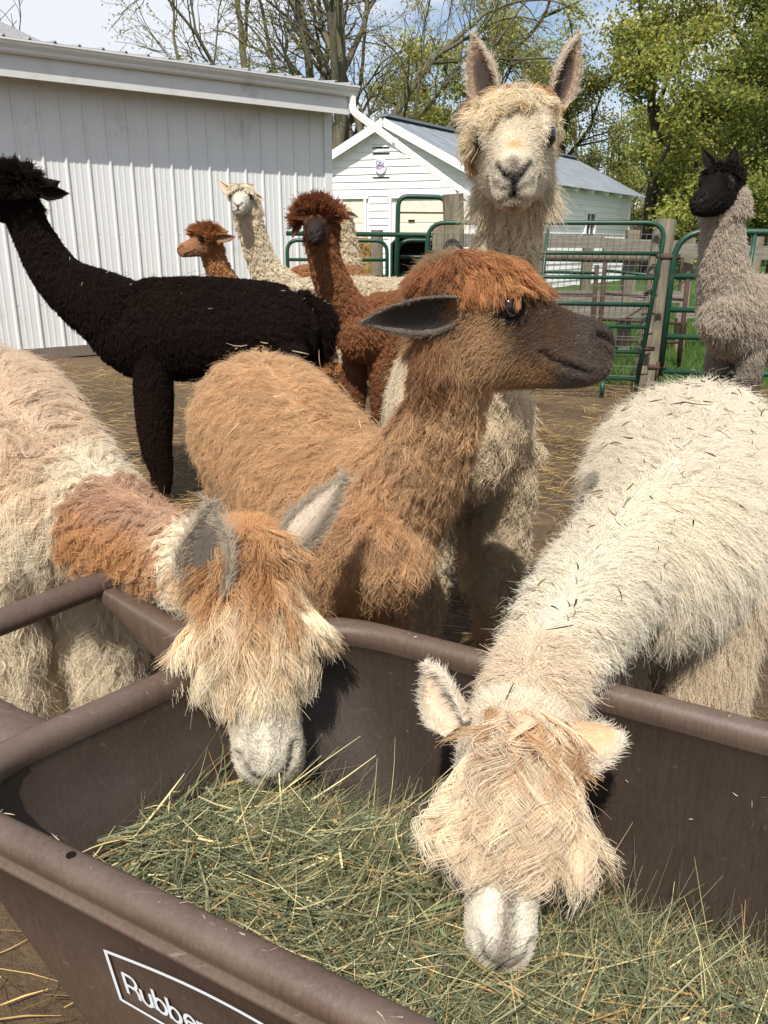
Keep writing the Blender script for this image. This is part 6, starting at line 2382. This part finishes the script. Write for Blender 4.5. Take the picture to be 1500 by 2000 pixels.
# dim leafless wood and brush far behind
def wood():
    rng = np.random.default_rng(8)
    V, Fc, nb = [], [], 0
    for k in range(900):
        Y = rng.uniform(50, 95)
        x = rng.uniform(-0.15, 0.62) * Y
        h = rng.uniform(3, 11)
        r = rng.uniform(0.03, 0.14)
        lean = rng.normal(size=2) * 0.12 * h
        b = MB()
        b.tube([np.array([x, Y, 0]), np.array([x + lean[0] * .4, Y + lean[1] * .4, h * .5]), np.array([x + lean[0], Y + lean[1], h])], [r, r * .7, r * .2], 4, cap=False)
        V.append(b.V[0]); Fc += [tuple(i + nb for i in f) for f in b.F]; nb += len(b.V[0])
        for j in range(5):
            z = h * rng.uniform(0.25, 0.95)
            p = np.array([x + lean[0] * z / h, Y, z])
            q = p + rng.normal(size=3) * [1.0, 1.0, 0.6] + [0, 0, 0.5]
            b = MB()
            b.tube([p, (p + q) / 2 + rng.normal(size=3) * .1, q], [r * .4, r * .3, r * .12], 3, cap=False)
            V.append(b.V[0]); Fc += [tuple(i + nb for i in f) for f in b.F]; nb += len(b.V[0])
    o = mesh_np('far_wood', np.concatenate(V), np.array(Fc, np.int32), bark('brush_bark', (0.11, 0.085, 0.075)))
    tag(o, 'dim brown leafless wood far behind the garage and the maples', 'wood', kind='stuff')
    # low rise behind it
    xs = np.linspace(-60, 110, 60)
    h = 5.5 + 1.5 * np.sin(xs * 0.11) + 0.9 * np.sin(xs * 0.31)
    Vh = [(a, 100, -0.1) for a in xs] + [(a, 112, b) for a, b in zip(xs, h)] + [(a, 140, b * 0.8) for a, b in zip(xs, h)]
    Fh = [(i + k * 60, i + 1 + k * 60, i + 61 + k * 60, i + 60 + k * 60) for k in (0, 1) for i in range(59)]
    o = mesh_np('hill', Vh, Fh, mat('brown_slope', (0.075, 0.060, 0.048), rough=1.0, var=0.4, scale=0.6), smooth=True)
    tag(o, kind='structure')


wood()
# ------------------------------------------------------------------ hay flecks caught in the coats
def flecks(spec, n, label, zone, colr, seed, off=0.02, big=12):
    rng = np.random.default_rng(seed)
    V, T, N, fn = spec['V'], spec['T'], spec['N'], spec['fn']
    cen = V[T].mean(1)
    A = np.linalg.norm(fn, axis=1)
    nz = fn[:, 2] / np.maximum(A, 1e-12)
    w = A * np.clip(nz - 0.25, 0, 1) * zone(cen)
    k = rng.choice(len(T), n, p=w / w.sum())
    P = cen[k] + N[T[k, 0]] * (off + 0.006 * rng.random((n, 1)))
    D = rng.normal(size=(n, 3))
    nn = N[T[k, 0]]
    D = D - nn * (D * nn).sum(1, keepdims=True) * 0.85
    L = rng.uniform(0.006, 0.028, n)
    L[:big] = rng.uniform(0.03, 0.07, big)
    w_ = rng.uniform(0.0012, 0.0042, n)
    c = np.array(colr[0]) * rng.uniform(0.5, 1.4, (n, 1))
    c = np.where(rng.random((n, 1)) < 0.4, np.array(colr[1]) * rng.uniform(0.6, 1.3, (n, 1)), c)
    o = ribbons('hay_flecks', P, D, L, w_, c, bend=rng.uniform(0, .8, n), segs=3, matl=M_STRAW, rng=rng)
    tag(o, label, 'hay', kind='stuff')


if not ONLY:
    flecks(HERD[1], 300, 'dark hay flecks and straws scattered on the back of the white eating alpaca', lambda c: 1.0 * (c[:, 2] > 0.6), ((0.07, 0.055, 0.03), (0.24, 0.17, 0.08)), 71, off=0.034)
    flecks(HERD[2], 60, 'pale straws caught in the fleece of the fawn alpaca', lambda c: 1.0 * (c[:, 2] > 0.7) * (c[:, 2] < 1.0), ((0.45, 0.34, 0.16), (0.5, 0.42, 0.25)), 72, off=0.034, big=25)
    flecks(HERD[0], 40, 'a few straws caught in the long locks of the cream alpaca', lambda c: 1.0 * (c[:, 2] > 0.7), ((0.25, 0.16, 0.08), (0.5, 0.42, 0.25)), 73, off=0.035, big=10)
    flecks(HERD[4], 50, 'white flecks of chaff on the back of the black alpaca', lambda c: 1.0 * (c[:, 2] > 0.8), ((0.5, 0.46, 0.4), (0.4, 0.34, 0.25)), 74, off=0.025, big=6)


# chaff and bits stuck to the trough
def chaff():
    rng = np.random.default_rng(81)
    n = 150
    P, D = [], []
    for i in range(n):
        k = rng.random()
        if k < 0.5:                                   # on the inner far wall
            u, t = rng.uniform(-0.6, 0.3), rng.random() ** 0.7
            z = 0.36 + 0.14 * t
            q = TUB_WALL(0.0025, z)
            v = q[2][1] + (q[3][1] - q[2][1]) * (0.9 - u) / 1.65
            P.append(tp(u, v - 0.003, z)); d = rng.normal(size=3) * [1, .15, 1.2]
        elif k < 0.8:                                 # on the near rim
            u = rng.uniform(-0.75, 0.1)
            P.append(tp(u, 0.452 + rng.uniform(-0.006, 0.01), 0.5575)); d = rng.normal(size=3) * [1, 1, .05]
        else:                                         # on the far rim
            u = rng.uniform(-0.6, 0.4)
            P.append(tp(u, 1.068 - (u + 0.75) * 0.012 + rng.uniform(-0.008, 0.004), 0.5575)); d = rng.normal(size=3) * [1, 1, .05]
        D.append(d)
    L = rng.uniform(0.003, 0.013, n)
    c = np.array([0.55, 0.48, 0.34]) * rng.uniform(0.35, 1.3, (n, 1))
    o = ribbons('chaff', np.array(P), np.array(D), L, rng.uniform(0.0007, 0.0018, n), c, bend=rng.uniform(0, .8, n), segs=2, matl=M_STRAW, rng=rng)
    tag(o, 'tiny bits of chaff stuck to the rim and inner wall of the trough', 'chaff', kind='stuff')


chaff()
